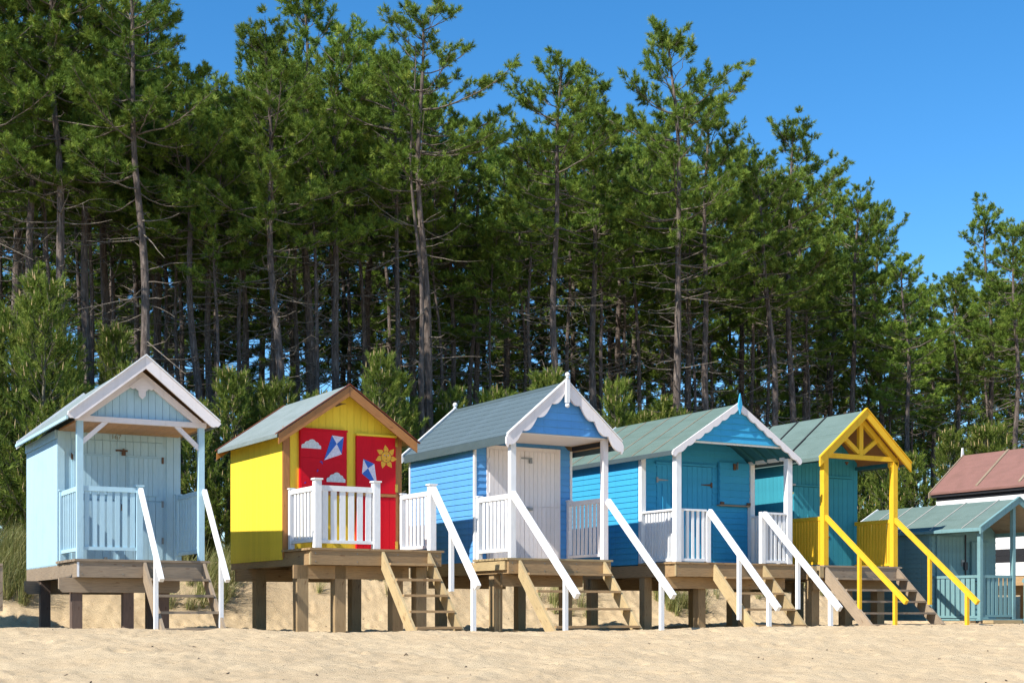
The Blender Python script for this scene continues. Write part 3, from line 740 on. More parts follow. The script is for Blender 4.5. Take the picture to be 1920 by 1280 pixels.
# ------------------------------------------------------------------ hut D: azure with wide porch
def hut_azure():
    h = Hut(at(1268, 25.8), .885, 'wide azure beach hut with shallow scalloped white gable and blue spear finial', R(30.2))
    x0, x1, yf, yb = .03, 2.66, 1.2, 3.75; cx, apex, sl_, hw = 1.325, 2.90, .64, 1.42
    wall = h.body('azure', x0, x1, yf, yb, -.02, 2.0, cx, apex - .05, sl_, 'h')
    h.hboards(wall, 'azure', .0, 2.3, lambda z: x0 + .02 + max(0, (z - 2.0) / .64), lambda z: .42 if z < 1.9 else x1 - .02 - max(0, (z - 2.0) / .64), yf)
    h.hboards(wall, 'azure', .0, 1.91, lambda z: 1.74, lambda z: x1 - .02, yf)
    d = h.box('door', 'azure', .425, 1.725, yf - .014, yf - .001, .01, 1.87)
    for i in range(11): h.box('board', 'azure', .43 + i * .118, .43 + (i + 1) * .118 - .006, yf - .024, yf - .0145, .015, 1.865, d)
    for x in (.545, .76, .98): h.box('cover_strip', 'azure', x, x + .022, yf - .04, yf - .0245, .02, 1.5, d)
    h.box('drip_board', 'azure', .38, 1.78, yf - .07, yf - .001, 1.875, 1.91)
    h.hinge(.43, yf - .026, 1.58, d, 'metal', .25, 1); h.hinge(1.71, yf - .026, 1.53, d, 'rust', .25, -1)
    h.box('handle', 'dark', .81, .83, yf - .05, yf - .0245, 1.5, 1.62, d)
    sh = h.box('shutter', 'azure', 1.86, 2.60, yf - .075, yf - .03, 1.17, 1.985)
    h.hboards(sh, 'azure', 1.18, 1.98, lambda z: 1.865, lambda z: 2.595, yf - .0755, .135)
    h.box('shutter_sill', 'deck_old', 1.84, 2.61, yf - .115, yf - .03, 1.14, 1.166, sh)
    for x in (1.90, 2.55): h.box('turn_button', 'rust', x - .04, x + .04, yf - .135, yf - .105, 1.17, 1.215, sh)
    h.box('shutter_lock', 'rust', 2.18, 2.24, yf - .13, yf - .103, 1.84, 1.96, sh); h.box('shutter_hasp', 'metal', 2.27, 2.29, yf - .125, yf - .103, 1.85, 1.99, sh)
    # plaque and brass ornament
    pl = h.box('number_plaque', 'white', .86, .94, yf - .03, yf - .027, 2.10, 2.185, wall)
    for i in range(3): h.box('plaque_digit', 'ink', .872 + i * .024, .882 + i * .024, yf - .033, yf - .0302, 2.12, 2.165, wall)
    h.ball('brass_bell', 'brass', .90, yf - .06, 2.0, .035, wall, 1.7); h.box('bell_arm', 'brass', .92, .965, yf - .07, yf - .05, 2.005, 2.02, wall)
    # porch structure
    for x in (.0, 2.6): h.post('porch_post', 'white', x, x + .115, 0, .115, .001, 1.985)
    for x in (.0, 2.6):
        h.box('wall_post', 'white', x, x + .10, yf - .125, yf - .03, .001, 1.955); h.box('top_plate', 'white', x + .01, x + .105, .12, yf - .03, 1.957, 2.02)
    h.box('gable_rail', 'white', .26, 2.40, -.05, .0, 2.155, 2.185)
    tri = lambda z: max((2.86 - z) / .64, .005)
    gb = h.xz('gable', 'azure', [(cx - 1.05, 2.187), (cx + 1.05, 2.187), (cx, 2.86)], -.06, -.03)
    h.hboards(gb, 'azure', 2.187, 2.83, lambda z: cx - tri(z), lambda z: cx + tri(z), -.061, .118)
    rs = h.roof('felt_green', cx, hw, apex, sl_, -.1, yb + .1, .03, 'teal_board', .055, 'felt_slate_dark')
    for y in (.62, 1.25, 1.95, 2.75, 3.4):
        for sx in (-1, 1):
            b0, b1 = .02, hw - .01
            h.xz('batten', 'deck_old', [(cx + sx * b0, apex - sl_ * b0 + .012), (cx + sx * b1, apex - sl_ * b1 + .012), (cx + sx * b1, apex - sl_ * b1 + .002), (cx + sx * b0, apex - sl_ * b0 + .002)], y, y + .022, rs[0 if sx < 0 else 1], (sx, -sl_))
    for k in range(3): h.xz('rafter', 'teal_board', [(cx, apex - .06), (cx + hw - .1, apex - .06 - sl_ * (hw - .1)), (cx + hw - .1, apex - .11 - sl_ * (hw - .1)), (cx, apex - .11)], .25 + k * .35, .29 + k * .35, None, (1, -sl_))
    h.barge('pink_white', cx, hw + .05, apex + .03, sl_, -.14, -.103, .125, 'bargeboard', (7.5, .035), 'round')
    h.barge('white', cx, hw + .03, apex + .02, sl_, yb + .103, yb + .13, .12)
    h.xz('finial', 'azure', [(cx, apex + .19), (cx + .02, apex + .1), (cx + .045, apex - .03), (cx, apex - .19), (cx - .045, apex - .03), (cx - .02, apex + .1)], -.175, -.142)
    # deck etc
    h.deck(-.03, 2.80, -.03, yf - .05, 'deck_mid', 'deck_mid')
    h.box('corner_block', 'deck_new', -.022, -.0, -.014, .018, -.25, -.045)
    h.frame(.0, 2.7, -.03, yb, 'deck_mid', 'stilt', 0, [(.1, 1.0), (.85, .35), (1.95, .4), (.1, 2.8), (2.6, 2.8)], (-.05, 2.75), sw=.165, bevel=.004)
    for x in (.0575, 2.65): h.rail_y(x, .116, yf - .13, 'white', 10, .96, .015, .035, .08, .05, .03, False)
    h.rail_x(.116, .70, .0575, 'white', 5, .96, .015, .035, .08, .055, .03)
    h.rail_x(2.08, 2.60, .0575, 'white', 5, .96, .015, .035, .08, .055, .03)
    h.post('newel', 'white', .70, .79, .012, .10, .001, .925); h.post('newel', 'white', 1.985, 2.075, .012, .10, .001, .965)
    st = h.stairs(.83, 2.03, 4, 1.22, 'deck_new', 'deck_mid', .045, .26)
    h.handrail('white', .745, .0, .93, -1.9, -.85, [(-.85, -1.04), (-1.65, -1.25)], .075, .10, st)
    h.handrail('white', 2.03, .0, .93, -2.02, -.85, [(-.93, -.85), (-1.78, -1.25)], .075, .10, st)
    return h
M['teal_board'] = paint('dark_teal_boarding', (.03, .14, .18), .6, .5)

# ------------------------------------------------------------------ hut E: teal with golden yellow porch
def hut_teal():
    h = Hut(at(1545, 27.5), .875, 'teal beach hut with golden yellow trussed porch, railings and handrails', R(29.7))
    x0, x1, yf, yb = .03, 1.92, 1.15, 3.7; cx, apex, sl_, hw = .965, 3.0, .84, 1.12
    wall = h.body('teal', x0, x1, yf, yb, -.03, 2.02, cx, apex - .05, sl_, 'v')
    h.vboards(wall, 'teal', [x0 + .005 + i * .0985 for i in range(20)], .0, lambda x: 2.93 - .84 * abs(x - cx), yf)
    d = h.box('door', 'teal', 1.0, 1.72, yf - .045, yf - .0165, .01, 1.80)
    for i in range(6): h.box('board', 'teal', 1.003 + i * .12, 1.117 + i * .12, yf - .055, yf - .0455, .015, 1.79, d)
    h.box('drip_board', 'teal', .97, 1.75, yf - .07, yf - .017, 1.81, 1.845)
    w_ = h.box('shutter', 'teal', .20, .84, yf - .045, yf - .0165, .62, 1.60)
    for i in range(5): h.box('board', 'teal', .205 + i * .127, .325 + i * .127, yf - .055, yf - .0455, .63, 1.59, w_)
    h.box('shutter_head', 'teal', .18, .86, yf - .08, yf - .017, 1.605, 1.635, w_)
    h.box('lamp_bracket', 'metal', .085, .16, yf - .16, yf - .017, 1.60, 1.64, w_); h.box('lamp_body', 'brass', .10, .14, yf - .12, yf - .06, 1.44, 1.475, w_)
    for x in (.30, .55): h.box('cover_strip', 'teal', x, x + .02, yf - .07, yf - .0555, .66, 1.05, w_)
    h.ball('combination_lock', 'dark', 1.02, yf - .09, 1.42, .042, d); h.box('lock_shackle', 'metal', .985, 1.055, yf - .08, yf - .056, 1.45, 1.49, d)
    h.box('letter_slot', 'rust', 1.05, 1.13, yf - .066, yf - .056, .60, .63, d)
    # porch
    for x in (.0, 1.80):
        p = h.post('porch_post', 'gold', x, x + .115, 0, .115, .001, 2.06)
        sx = -1 if x < 1 else -1
        h.xz('post_bracket', 'gold', [(x, 2.05), (x - .06, 2.05), (x - .06, 1.97), (x - .02, 1.93), (x, 1.86)], .02, .095, p)
    h.box('tie_beam', 'gold', .0, 1.93, .005, .09, 2.065, 2.155)
    h.box('king_post', 'gold', cx - .05, cx + .05, .01, .085, 2.157, 2.83)
    for sx in (-1, 1): h.xz('strut', 'gold', bar2((cx + sx * .05, 2.20), (cx + sx * .50, 2.52), .085), .015, .08, None, (sx, .7))
    h.barge('gold', cx, .98, apex - .09, sl_, .0, .08, .135, 'rafter')
    h.box('top_plate', 'teal_board', .02, .07, .12, yf, 1.99, 2.06); h.box('top_plate', 'teal_board', 1.85, 1.90, .12, yf, 1.99, 2.06)
    h.xz('ceiling_drop', 'rust', [(cx - .04, 2.06), (cx + .04, 2.06), (cx, 2.0)], .4, .44)
    rs = h.roof('felt_sage', cx, hw, apex, sl_, -.1, yb + .1, .03, 'brown', .045)
    for y in (.98, 1.82, 2.66, 3.5):
        for sx in (-1, 1):
            b0, b1 = .0, hw - .01
            h.xz('batten', 'black', [(cx + sx * b0, apex - sl_ * b0 + .03), (cx + sx * b1, apex - sl_ * b1 + .03), (cx + sx * b1, apex - sl_ * b1 + .002), (cx + sx * b0, apex - sl_ * b0 + .002)], y, y + .04, rs[0 if sx < 0 else 1], (sx, -sl_))
    for sx in (-1, 1):
        a = .55; h.xz('felt_lap', 'felt_sage', [(cx, apex + .006), (cx + sx * a, apex - sl_ * a + .008), (cx + sx * a, apex - sl_ * a + .001), (cx, apex + .001)], -.095, yb + .09, rs[0 if sx < 0 else 1])
    h.barge('gold', cx, hw + .06, apex + .03, sl_, -.14, -.103, .17, 'bargeboard', None, None, 'gold')
    h.barge('gold', cx, hw + .04, apex + .03, sl_, yb + .103, yb + .13, .13)
    # deck
    h.deck(-.02, 2.0, -.03, yf - .02, 'deck_old', 'deck_old')
    h.frame(-.02, 1.95, -.03, yb, 'deck_mid', 'stilt', 0, [(.1, .35), (1.0, .4), (1.85, .4), (.1, 2.8), (1.85, 2.8)], (-.05, 1.95), sw=.19, bevel=.004)
    for x in (-.30, -.12): h.box('joist_end', 'deck_new', x, x + .10, -.02, .10, -.235, -.02)
    for x in (.0575, 1.857): h.rail_y(x, .116, yf - .02, 'gold', 11, .94, .02, .075, .05, .055, .03, False)
    st = h.stairs(.02, 1.92, 5, 1.3, 'deck_old', 'deck_old', .05, .24)
    h.handrail('gold', .0575, .02, .93, -2.09, -.72, [(-.90, -.93), (-1.81, -1.25)], .07, .085, st)
    h.handrail('gold', 1.857, .02, .93, -2.09, -.72, [(-.90, -.75), (-1.83, -1.25)], .07, .085, st)
    return h

# ------------------------------------------------------------------ hut F: weathered sea green, standing on the sand
def hut_sea_green():
    h = Hut(at(1838, 28.4), -.17, 'low weathered sea green beach hut with green felt roof standing on the sand', TH)
    h.root.scale = (.916,) * 3; h.root.location.z = CAMZ - .32 * .916
    x0, x1, yf, yb = .0, 2.08, 1.42, 4.0; cx, apex, sl_, hw = 1.06, 2.62, .57, 1.16
    wall = h.body('sea_green', x0, x1, yf, yb, -.05, 1.95, cx, apex - .05, sl_, 'h')
    h.hboards(wall, 'sea_green', .0, 2.3, lambda z: x0 + .02 + max(0, (z - 2.0) / .57), lambda z: x1 - .02 - max(0, (z - 2.0) / .57), yf)
    d = h.box('door', 'sea_green', .14, .98, yf - .045, yf - .03, .01, 1.86)
    for i in range(7): h.box('board', 'sea_green', .143 + i * .12, .257 + i * .12, yf - .056, yf - .0455, .015, 1.855, d)
    h.box('lock_plate', 'metal', .90, .99, yf - .07, yf - .056, 1.18, 1.33, d); h.box('padlock', 'dark', .96, 1.06, yf - .11, yf - .07, 1.10, 1.28, d)
    h.box('pipe', 'dark', 1.02, 1.045, yf - .075, yf - .05, .3, 1.9)
    s_ = h.box('shutter', 'sea_green', 1.22, 1.78, yf - .07, yf - .03, .85, 1.75)
    for i in range(5): h.box('board', 'sea_green', 1.225 + i * .111, 1.33 + i * .111, yf - .08, yf - .0705, .86, 1.74, s_)
    h.box('shutter_sill', 'sea_green', 1.2, 1.8, yf - .11, yf - .03, .79, .83, s_)
    for x in (1.32, 1.70): h.box('turn_button', 'dark', x, x + .06, yf - .115, yf - .082, .835, .86, s_)
    for x in (.0, 1.02, 2.0): h.post('porch_post', 'sea_green', x, x + .085, 0, .085, .0, 1.93 if x != 1.02 else 2.45)
    h.box('top_plate', 'sea_green', .0, .06, .09, yf - .03, 1.86, 1.95); h.box('top_plate', 'sea_green', 2.02, 2.08, .09, yf - .03, 1.86, 1.95)
    rs = h.roof('felt_sage', cx, hw, apex, sl_, -.1, yb + .15, .03, 'deck_old', .04, 'sea_green')
    for y in (.42, 1.35, 2.25, 3.0, 3.55):
        for sx in (-1, 1):
            b0, b1 = .0, hw - .01
            h.xz('batten', 'pale_timber', [(cx + sx * b0, apex - sl_ * b0 + .02), (cx + sx * b1, apex - sl_ * b1 + .02), (cx + sx * b1, apex - sl_ * b1 + .002), (cx + sx * b0, apex - sl_ * b0 + .002)], y, y + .024, rs[0 if sx < 0 else 1], (sx, -sl_))
    h.barge('sea_green', cx, hw + .04, apex + .03, sl_, -.135, -.103, .14, cap='sea_green')
    h.barge('white', cx, hw + .04, apex + .03, sl_, yb + .152, yb + .18, .12)
    h.deck(-.02, 2.12, -.02, yf - .02, 'sea_green', 'deck_old', .14)
    h.rail_y(.04, .09, yf - .04, 'sea_green', 8, .95, .02, .06, .05, .105, .02, False)
    h.rail_x(.088, 1.018, .042, 'sea_green', 7, .95, .04, .06, .05, .085, .02)
    s1 = h.box('step', 'deck_new', .02, .92, -.34, -.05, -.09, -.025); h.box('step_riser', 'deck_old', .04, .90, -.31, -.07, -.30, -.091, s1)
    h.box('gate_post', 'sea_green', .97, 1.06, -.42, -.33, -.30, .78)
    h.yz('handrail', 'sea_green', bar2((-.30, .85), (-1.1, .25), .09), .97, 1.06)
    h.box('gate_post', 'sea_green', .97, 1.06, -1.08, -1.0, -.30, .30)
    return h

# ------------------------------------------------------------------ hut G: white and black with red-brown roof
def hut_white():
    o = Vector((at(1838, 31.0)[0], 31.0, 0)) + U * 3.2
    h = Hut((o.x, o.y), .87, 'white beach hut with dark bands and red brown felt roof', TH)
    x0, x1, yf, yb = .0, 2.2, 1.2, 4.3; cx, apex, sl_, hw = 1.1, 3.12, .84, 1.2
    wall = h.body('white', x0, x1, yf, yb, -.03, 2.04, cx, apex - .05, sl_, None)
    for xo, sx in ((x0, -1), (x1, 1)):
        for i in range(13):
            z = -.03 + i * .16; zt = min(z + .156, 2.03); m = 'black' if i in (2, 3, 12) else 'white'  # low band is black paint; topmost board coloured black as shade under the eave
            a, b = (xo - .02, xo - .002) if sx < 0 else (xo + .002, xo + .02)
            h.box('board', m, a, b, yf + .02, yb - .02, z, zt)
    h.vboards(wall, 'white', [x0 + .02 + i * .12 for i in range(19)], .0, 2.0, yf)
    d = h.box('door', 'black', .5, 1.5, yf - .05, yf - .02, .01, 1.85); h.box('handle', 'metal', 1.38, 1.41, yf - .08, yf - .051, .95, 1.1, d)
    rs = h.roof('felt_red', cx, hw, apex, sl_, -.1, yb + .1, .03, 'deck_mid', .03, 'felt_red')
    for sx in (-1, 1): h.box('eave_board', 'black', cx + sx * (hw - .03) - .012, cx + sx * (hw - .03) + .012, -.09, yb + .09, apex - sl_ * hw - .13, apex - sl_ * hw - .02)
    for y in (.35, 1.65, 2.95):
        for sx in (-1, 1):
            b0, b1 = .0, hw - .08
            h.xz('batten', 'deck_old', [(cx + sx * b0, apex - sl_ * b0 + .03), (cx + sx * b1, apex - sl_ * b1 + .03), (cx + sx * b1, apex - sl_ * b1 + .002), (cx + sx * b0, apex - sl_ * b0 + .002)], y, y + .07, rs[0 if sx < 0 else 1], (sx, -sl_))
    h.barge('deck_old', cx, hw + .04, apex + .03, sl_, yb + .102, yb + .135, .14); h.barge('white', cx, hw + .04, apex + .03, sl_, -.135, -.103, .15)
    h.xz('finial', 'white', [(cx - .05, apex - .1), (cx + .05, apex - .1), (cx + .02, apex + .2), (cx - .02, apex + .2)], yb + .137, yb + .17)
    for x in (.0, 2.1): h.post('porch_post', 'white', x, x + .1, 0, .1, .001, 2.03)
    h.deck(-.03, 2.25, -.03, yf - .02, 'deck_mid', 'deck_mid')
    h.frame(.0, 2.2, -.03, yb, 'deck_mid', 'stilt', 0, [(.1, .35), (1.1, .4), (2.1, .4), (.1, 3.2), (2.1, 3.2)], (-.05, 2.2), sw=.19, bevel=.004)
    h.rail_y(.05, .1, yf - .1, 'white', 9, 1.0, .1)
    st = h.stairs(.6, 1.7, 5, 1.2, 'deck_mid', 'deck_mid')
    return h

# ------------------------------------------------------------------ hut H: neighbour whose deck edge enters the picture
def hut_neighbour():
    o = P0 + U * -4.6
    h = Hut((o.x, o.y), .66, 'weathered grey timber deck edge of the hut beside the pale blue hut', TH)
    x0, x1, yf, yb = .2, 2.2, 1.2, 3.9; cx, apex, sl_, hw = 1.2, 2.95, .8, 1.15
    wall = h.body('sea_green', x0, x1, yf, yb, -.03, 2.02, cx, apex - .05, sl_, 'h')
    h.vboards(wall, 'sea_green', [x0 + .02 + i * .115 for i in range(18)], .0, 2.0, yf)
    d = h.box('door', 'white', .7, 1.5, yf - .05, yf - .02, .01, 1.85); h.box('handle', 'metal', 1.38, 1.41, yf - .08, yf - .051, .95, 1.1, d)
    h.roof('felt_grey', cx, hw, apex, sl_, -.1, yb + .1, .03, 'deck_mid', .04)
    h.barge('white', cx, hw + .04, apex + .03, sl_, -.135, -.103, .15); h.barge('white', cx, hw + .04, apex + .03, sl_, yb + .103, yb + .13, .12)
    for x in (.2, 2.1): h.post('porch_post', 'white', x, x + .1, 0, .1, .001, 2.03)
    h.deck(.1, 3.59, -.03, yf - .02, 'deck_old', 'deck_old')
    for k in range(3): h.box('side_plank', 'deck_old', 3.545, 3.585, -.01, yf, -.26 - k * .2, -.065 - k * .2 if k else -.04)
    h.frame(.2, 2.2, -.03, yb, 'deck_old', 'stilt', 0, [(.3, .35), (1.2, .4), (2.1, .4), (.3, 3.0), (2.1, 3.0)], (.15, 2.2), sw=.19)
    h.rail_y(.25, .1, yf - .1, 'white', 9, 1.0, .1)
    h.stairs(.8, 1.8, 4, 1.1, 'deck_old', 'deck_old')
    return h

for fn in (hut_pale_blue, hut_yellow, hut_blue, hut_azure, hut_teal, hut_sea_green, hut_white, hut_neighbour): fn()


# ------------------------------------------------------------------ vegetation
def tri_mesh(name, co, tris, mats, midx=None, tone=None, smooth_=False):
    me = bpy.data.meshes.new(name)
    me.vertices.add(len(co)); me.vertices.foreach_set('co', np.asarray(co, np.float32).ravel())
    tris = np.asarray(tris, np.int32)
    me.loops.add(tris.size); me.loops.foreach_set('vertex_index', tris.ravel())
    me.polygons.add(len(tris)); me.polygons.foreach_set('loop_start', np.arange(0, tris.size, 3, dtype=np.int32))
    if midx is not None: me.polygons.foreach_set('material_index', np.asarray(midx, np.int32))
    if smooth_: me.polygons.foreach_set('use_smooth', np.ones(len(tris), bool))
    me.update(calc_edges=True)
    if tone is not None:
        a = me.attributes.new('tone', 'FLOAT', 'POINT'); a.data.foreach_set('value', np.asarray(tone, np.float32))
    for m in mats: me.materials.append(m)
    return me

def norm(a): return a / np.maximum(np.linalg.norm(a, axis=-1, keepdims=True), 1e-9)

class Tubes:
    def __init__(s): s.co = []; s.tr = []; s.n = 0
    def add(s, pts, rad, k=5):
        pts = np.asarray(pts, float); rad = np.asarray(rad, float)
        d = np.gradient(pts, axis=0); d = norm(d)
        ref = np.where(np.abs(d[:, 2:3]) < .9, np.array([[0, 0, 1.]]), np.array([[1., 0, 0]]))
        a = norm(np.cross(d, ref)); b = np.cross(d, a)
        an = np.arange(k) * 2 * np.pi / k
        ring = pts[:, None] + rad[:, None, None] * (a[:, None] * np.cos(an)[None, :, None] + b[:, None] * np.sin(an)[None, :, None])
        m = len(pts); i = np.arange(m - 1)[:, None] * k; j = np.arange(k)[None]; j2 = (j + 1) % k
        q = [i + j, i + j2, i + k + j2, i + k + j]
        t = np.concatenate([np.stack([q[0], q[1], q[2]], -1).reshape(-1, 3), np.stack([q[0], q[2], q[3]], -1).reshape(-1, 3)])
        s.co.append(ring.reshape(-1, 3)); s.tr.append(t + s.n); s.n += m * k
    def mesh(s, name, mat):
        return tri_mesh(name, np.concatenate(s.co), np.concatenate(s.tr), [mat], smooth_=True)

def needles(P, D, L, tone, k, nl, wd, rg, spread=(66, 22)):
    """needle blades around each shoot"""
    n = len(P)
    t = rg.random((n, k)) ** .8
    ref = norm(rg.normal(size=(n, 3))); A = norm(np.cross(D, ref)); B = np.cross(D, A)
    ph = rg.random((n, k)) * 6.283
    al = np.radians(spread[0] + (spread[1] - spread[0]) * t + rg.normal(0, 8, (n, k)))
    nd = D[:, None] * np.cos(al)[..., None] + (A[:, None] * np.cos(ph)[..., None] + B[:, None] * np.sin(ph)[..., None]) * np.sin(al)[..., None]
    base = P[:, None] + D[:, None] * (L[:, None] * t)[..., None]
    ln = nl * (.75 + .4 * rg.random((n, k)))
    side = norm(np.cross(nd, rg.normal(size=(n, k, 3)))) * (wd / 2)
    tip = base + nd * ln[..., None]
    co = np.stack([base - side, base + side, tip], 2).reshape(-1, 3)
    tr = np.arange(n * k * 3).reshape(-1, 3)
    tn = np.repeat(tone[:, None] + rg.normal(0, .06, (n, k)), 3, axis=1).reshape(-1)
    return co, tr, tn

def needle_mat(name, dark, light, tip):
    b = NB(name)
    a = b.n('ShaderNodeAttribute', attribute_name='tone')
    c = b.ramp(a.outputs['Fac'], [(.0, dark), (.55, light), (1.0, tip)])
    t = b.rand_tone(.8, 1.18)
    cc = b.n('ShaderNodeVectorMath', operation='SCALE'); b.l(c, cc.inputs[0]); b.l(t, cc.inputs['Scale'])
    b.l(cc.outputs[0], b.b.inputs['Base Color']); b.b.inputs['Roughness'].default_value = .55
    b.b.inputs['Specular IOR Level'].default_value = .12
    tr = b.n('ShaderNodeBsdfTranslucent'); b.l(cc.outputs[0], tr.inputs['Color'])
    mx = b.n('ShaderNodeMixShader'); mx.inputs[0].default_value = .2
    b.l(b.b.outputs[0], mx.inputs[1]); b.l(tr.outputs[0], mx.inputs[2]); b.l(mx.outputs[0], b.out.inputs['Surface'])
    return b.m
def bark_mat(name, a_, b_):
    b = NB(name)
    v = b.mapping('Object', (9, 9, 1.6)); g = b.noise(v, 2.2, 6, .7); v2 = b.noise(b.mapping('Object', (1, 1, .5)), 1.3, 3)
    c = b.ramp(g, [(.33, sc(a_, .45)), (.5, a_), (.7, b_)])
    c = b.mix(c, b.ramp(v2, [(.3, (.7, .68, .66)), (.65, (1, 1, 1))]), .8, 'MULTIPLY')
    b.l(c, b.b.inputs['Base Color']); b.b.inputs['Roughness'].default_value = .9
    b.bump(g, 1.0, .05); return b.m
NEEDLE = needle_mat('pine_needles', (.026, .064, .012), (.19, .285, .045), (.40, .45, .09))
NEEDLE_Y = needle_mat('young_pine_needles', (.055, .10, .016), (.165, .22, .038), (.36, .35, .085))
BARK = bark_mat('pine_bark', (.125, .094, .078), (.29, .235, .20))
TWIG = bark_mat('dead_twig_bark', (.19, .155, .12), (.36, .31, .25))
YBARK = bark_mat('young_pine_bark', (.19, .165, .11), (.34, .31, .23))
CANDLE = plain('pine_candle_buds', (.45, .33, .15), .7)

def make_pine(seed, H, base_f, Rc, dens=1.0, twin=False, forky=0.0, k=44, dead=54, r0=.125):
    """tall pine: bare trunk, dead twigs, irregular whorled crown; returns dict of meshes"""
    rg = np.random.default_rng(seed)
    tz = np.linspace(-.5, H, 26)
    wob = lambda ph, am: am * (np.sin(tz * .45 + ph) + .5 * np.sin(tz * 1.1 + ph * 2.3)) * np.clip(tz / H, 0, 1)
    ax, ay = wob(rg.random() * 6, .13), wob(rg.random() * 6, .13)
    rad = r0 * (1 - .86 * np.clip(tz / H, 0, 1) ** 1.15) * (1 + .35 * np.exp(-np.maximum(tz, 0) * 1.8)) + .008
    T = Tubes(); T.add(np.stack([ax, ay, tz], 1), rad, 10)
    if twin:
        off = .36 * np.clip((tz + .5) / 1.2, 0, 1); T.add(np.stack([ax + off + wob(1.2, .10), ay + off * .3, tz - .25 * np.clip(tz / H, 0, 1)], 1)[:25], rad[:25] * np.linspace(.9, .35, 25), 9)
    trunk = lambda z: np.array([np.interp(z, tz, ax), np.interp(z, tz, ay), z])
    Wd = Tubes(); P, D, L, tone = [], [], [], []
    zc = H * base_f; z = zc
    while z < H - .1:
        f = (z - zc) / (H - zc)
        prof = (1 - f ** 1.5) * (.62 + .38 * min(1, f * 4)) * (1 + .25 * math.sin(f * 11 + seed)) + .10
        nb = rg.integers(4, 7) if f < .93 else 3
        a0 = rg.random() * 6.28
        for i in range(nb):
            if rg.random() < .2: continue
            az = a0 + i * 6.283 / nb + rg.normal(0, .28); ln = Rc * prof * rg.uniform(.55, 1.18)
            el = R(4 + 46 * f ** 1.2 + rg.normal(0, 9)); hd = np.array([math.cos(az), math.sin(az), 0])
            p0 = trunk(z + rg.normal(0, .1)); m = 7; tt = np.linspace(0, 1, m)
            up = ln * (math.tan(el) * .55 * tt + (.12 + .28 * f) * tt ** 2 - .10 * np.sin(tt * 3.14) * (1 - f))
            pts = p0 + hd * (ln * tt)[:, None] + np.array([0, 0, 1.]) * up[:, None] + np.cumsum(rg.normal(0, .025, (m, 3)), 0)
            Wd.add(pts, (.008 + .015 * ln / 2) * (1 - .8 * tt) + .003, 4)
            nsub = max(3, int(ln * 4.9 * dens))
            for j in range(nsub):
                u = .20 + .80 * (j + rg.random()) / nsub
                q = np.array([np.interp(u, tt, pts[:, c]) for c in range(3)])
                sgn = 1 if j % 2 else -1; a2 = az + sgn * rg.uniform(.35, 1.15) * (1.15 - .6 * u)
                sl2 = (.22 + .42 * ln * (1 - u) * .8) * rg.uniform(.7, 1.25)
                sd = norm(np.array([math.cos(a2), math.sin(a2), .22 + .5 * f + rg.normal(0, .10)]))
                e = q + sd * sl2 + np.array([0, 0, .08])
                if sl2 > .25: Wd.add(np.stack([q, (q + e) / 2 - [0, 0, .02], e]), [.009, .007, .004], 3)
                ns = 4 + int(sl2 / .13)
                for c in range(ns):
                    g = 1 - .5 * rg.random() ** 1.4
                    pp = q + (e - q) * g + rg.normal(0, .04, 3)
                    dd = norm(sd * .55 + np.array([0, 0, .55]) + rg.normal(0, .5, 3))
                    P.append(pp); D.append(dd); L.append(rg.uniform(.08, .17)); tone.append(np.clip(.22 + .5 * g * rg.random() + .08 * u + rg.normal(0, .1), 0, 1))
        z += rg.uniform(.40, .64) * (1.15 - .5 * f)
    for c in range(8):
        P.append(trunk(H - .35 + .05 * c)); D.append(norm(np.array([rg.normal(0, .35), rg.normal(0, .35), 1.]))); L.append(.25); tone.append(.5)
    # dead twigs on the bare trunk
    for i in range(dead):
        zz = rg.uniform(.15 * H, zc + .25 * (H - zc)); az = rg.random() * 6.28; ln = rg.uniform(.25, 1.9) * (.45 + .7 * zz / H)
        hd = np.array([math.cos(az), math.sin(az), 0]); tt = np.linspace(0, 1, 5)
        dr = rg.normal(-.12, .25)
        pts = trunk(zz) + hd * (ln * tt)[:, None] + np.array([0, 0, 1.]) * (ln * (dr * tt + rg.uniform(-.1, .45) * tt ** 2))[:, None] + np.cumsum(rg.normal(0, .04, (5, 3)), 0) * tt[:, None]
        Wd.add(pts, .016 * (1 - .75 * tt) + .003, 4)
        for b in range(rg.integers(0, 4)):
            q = pts[rg.integers(2, 5)]; e = q + norm(hd + rg.normal(0, .6, 3)) * ln * rg.uniform(.15, .4)
            Wd.add(np.stack([q, (q + e) / 2 + rg.normal(0, .02, 3), e]), [.007, .005, .003], 3)
    co, tr, tn = needles(np.array(P), np.array(D), np.array(L), np.array(tone), k, .13, .0165, rg, (88, 12))
    return dict(trunk=T.mesh('pine_trunk', BARK), branches=Wd.mesh('pine_branches', TWIG), crown=tri_mesh('pine_crown', co, tr, [NEEDLE], tone=tn), H=H, n=len(P))

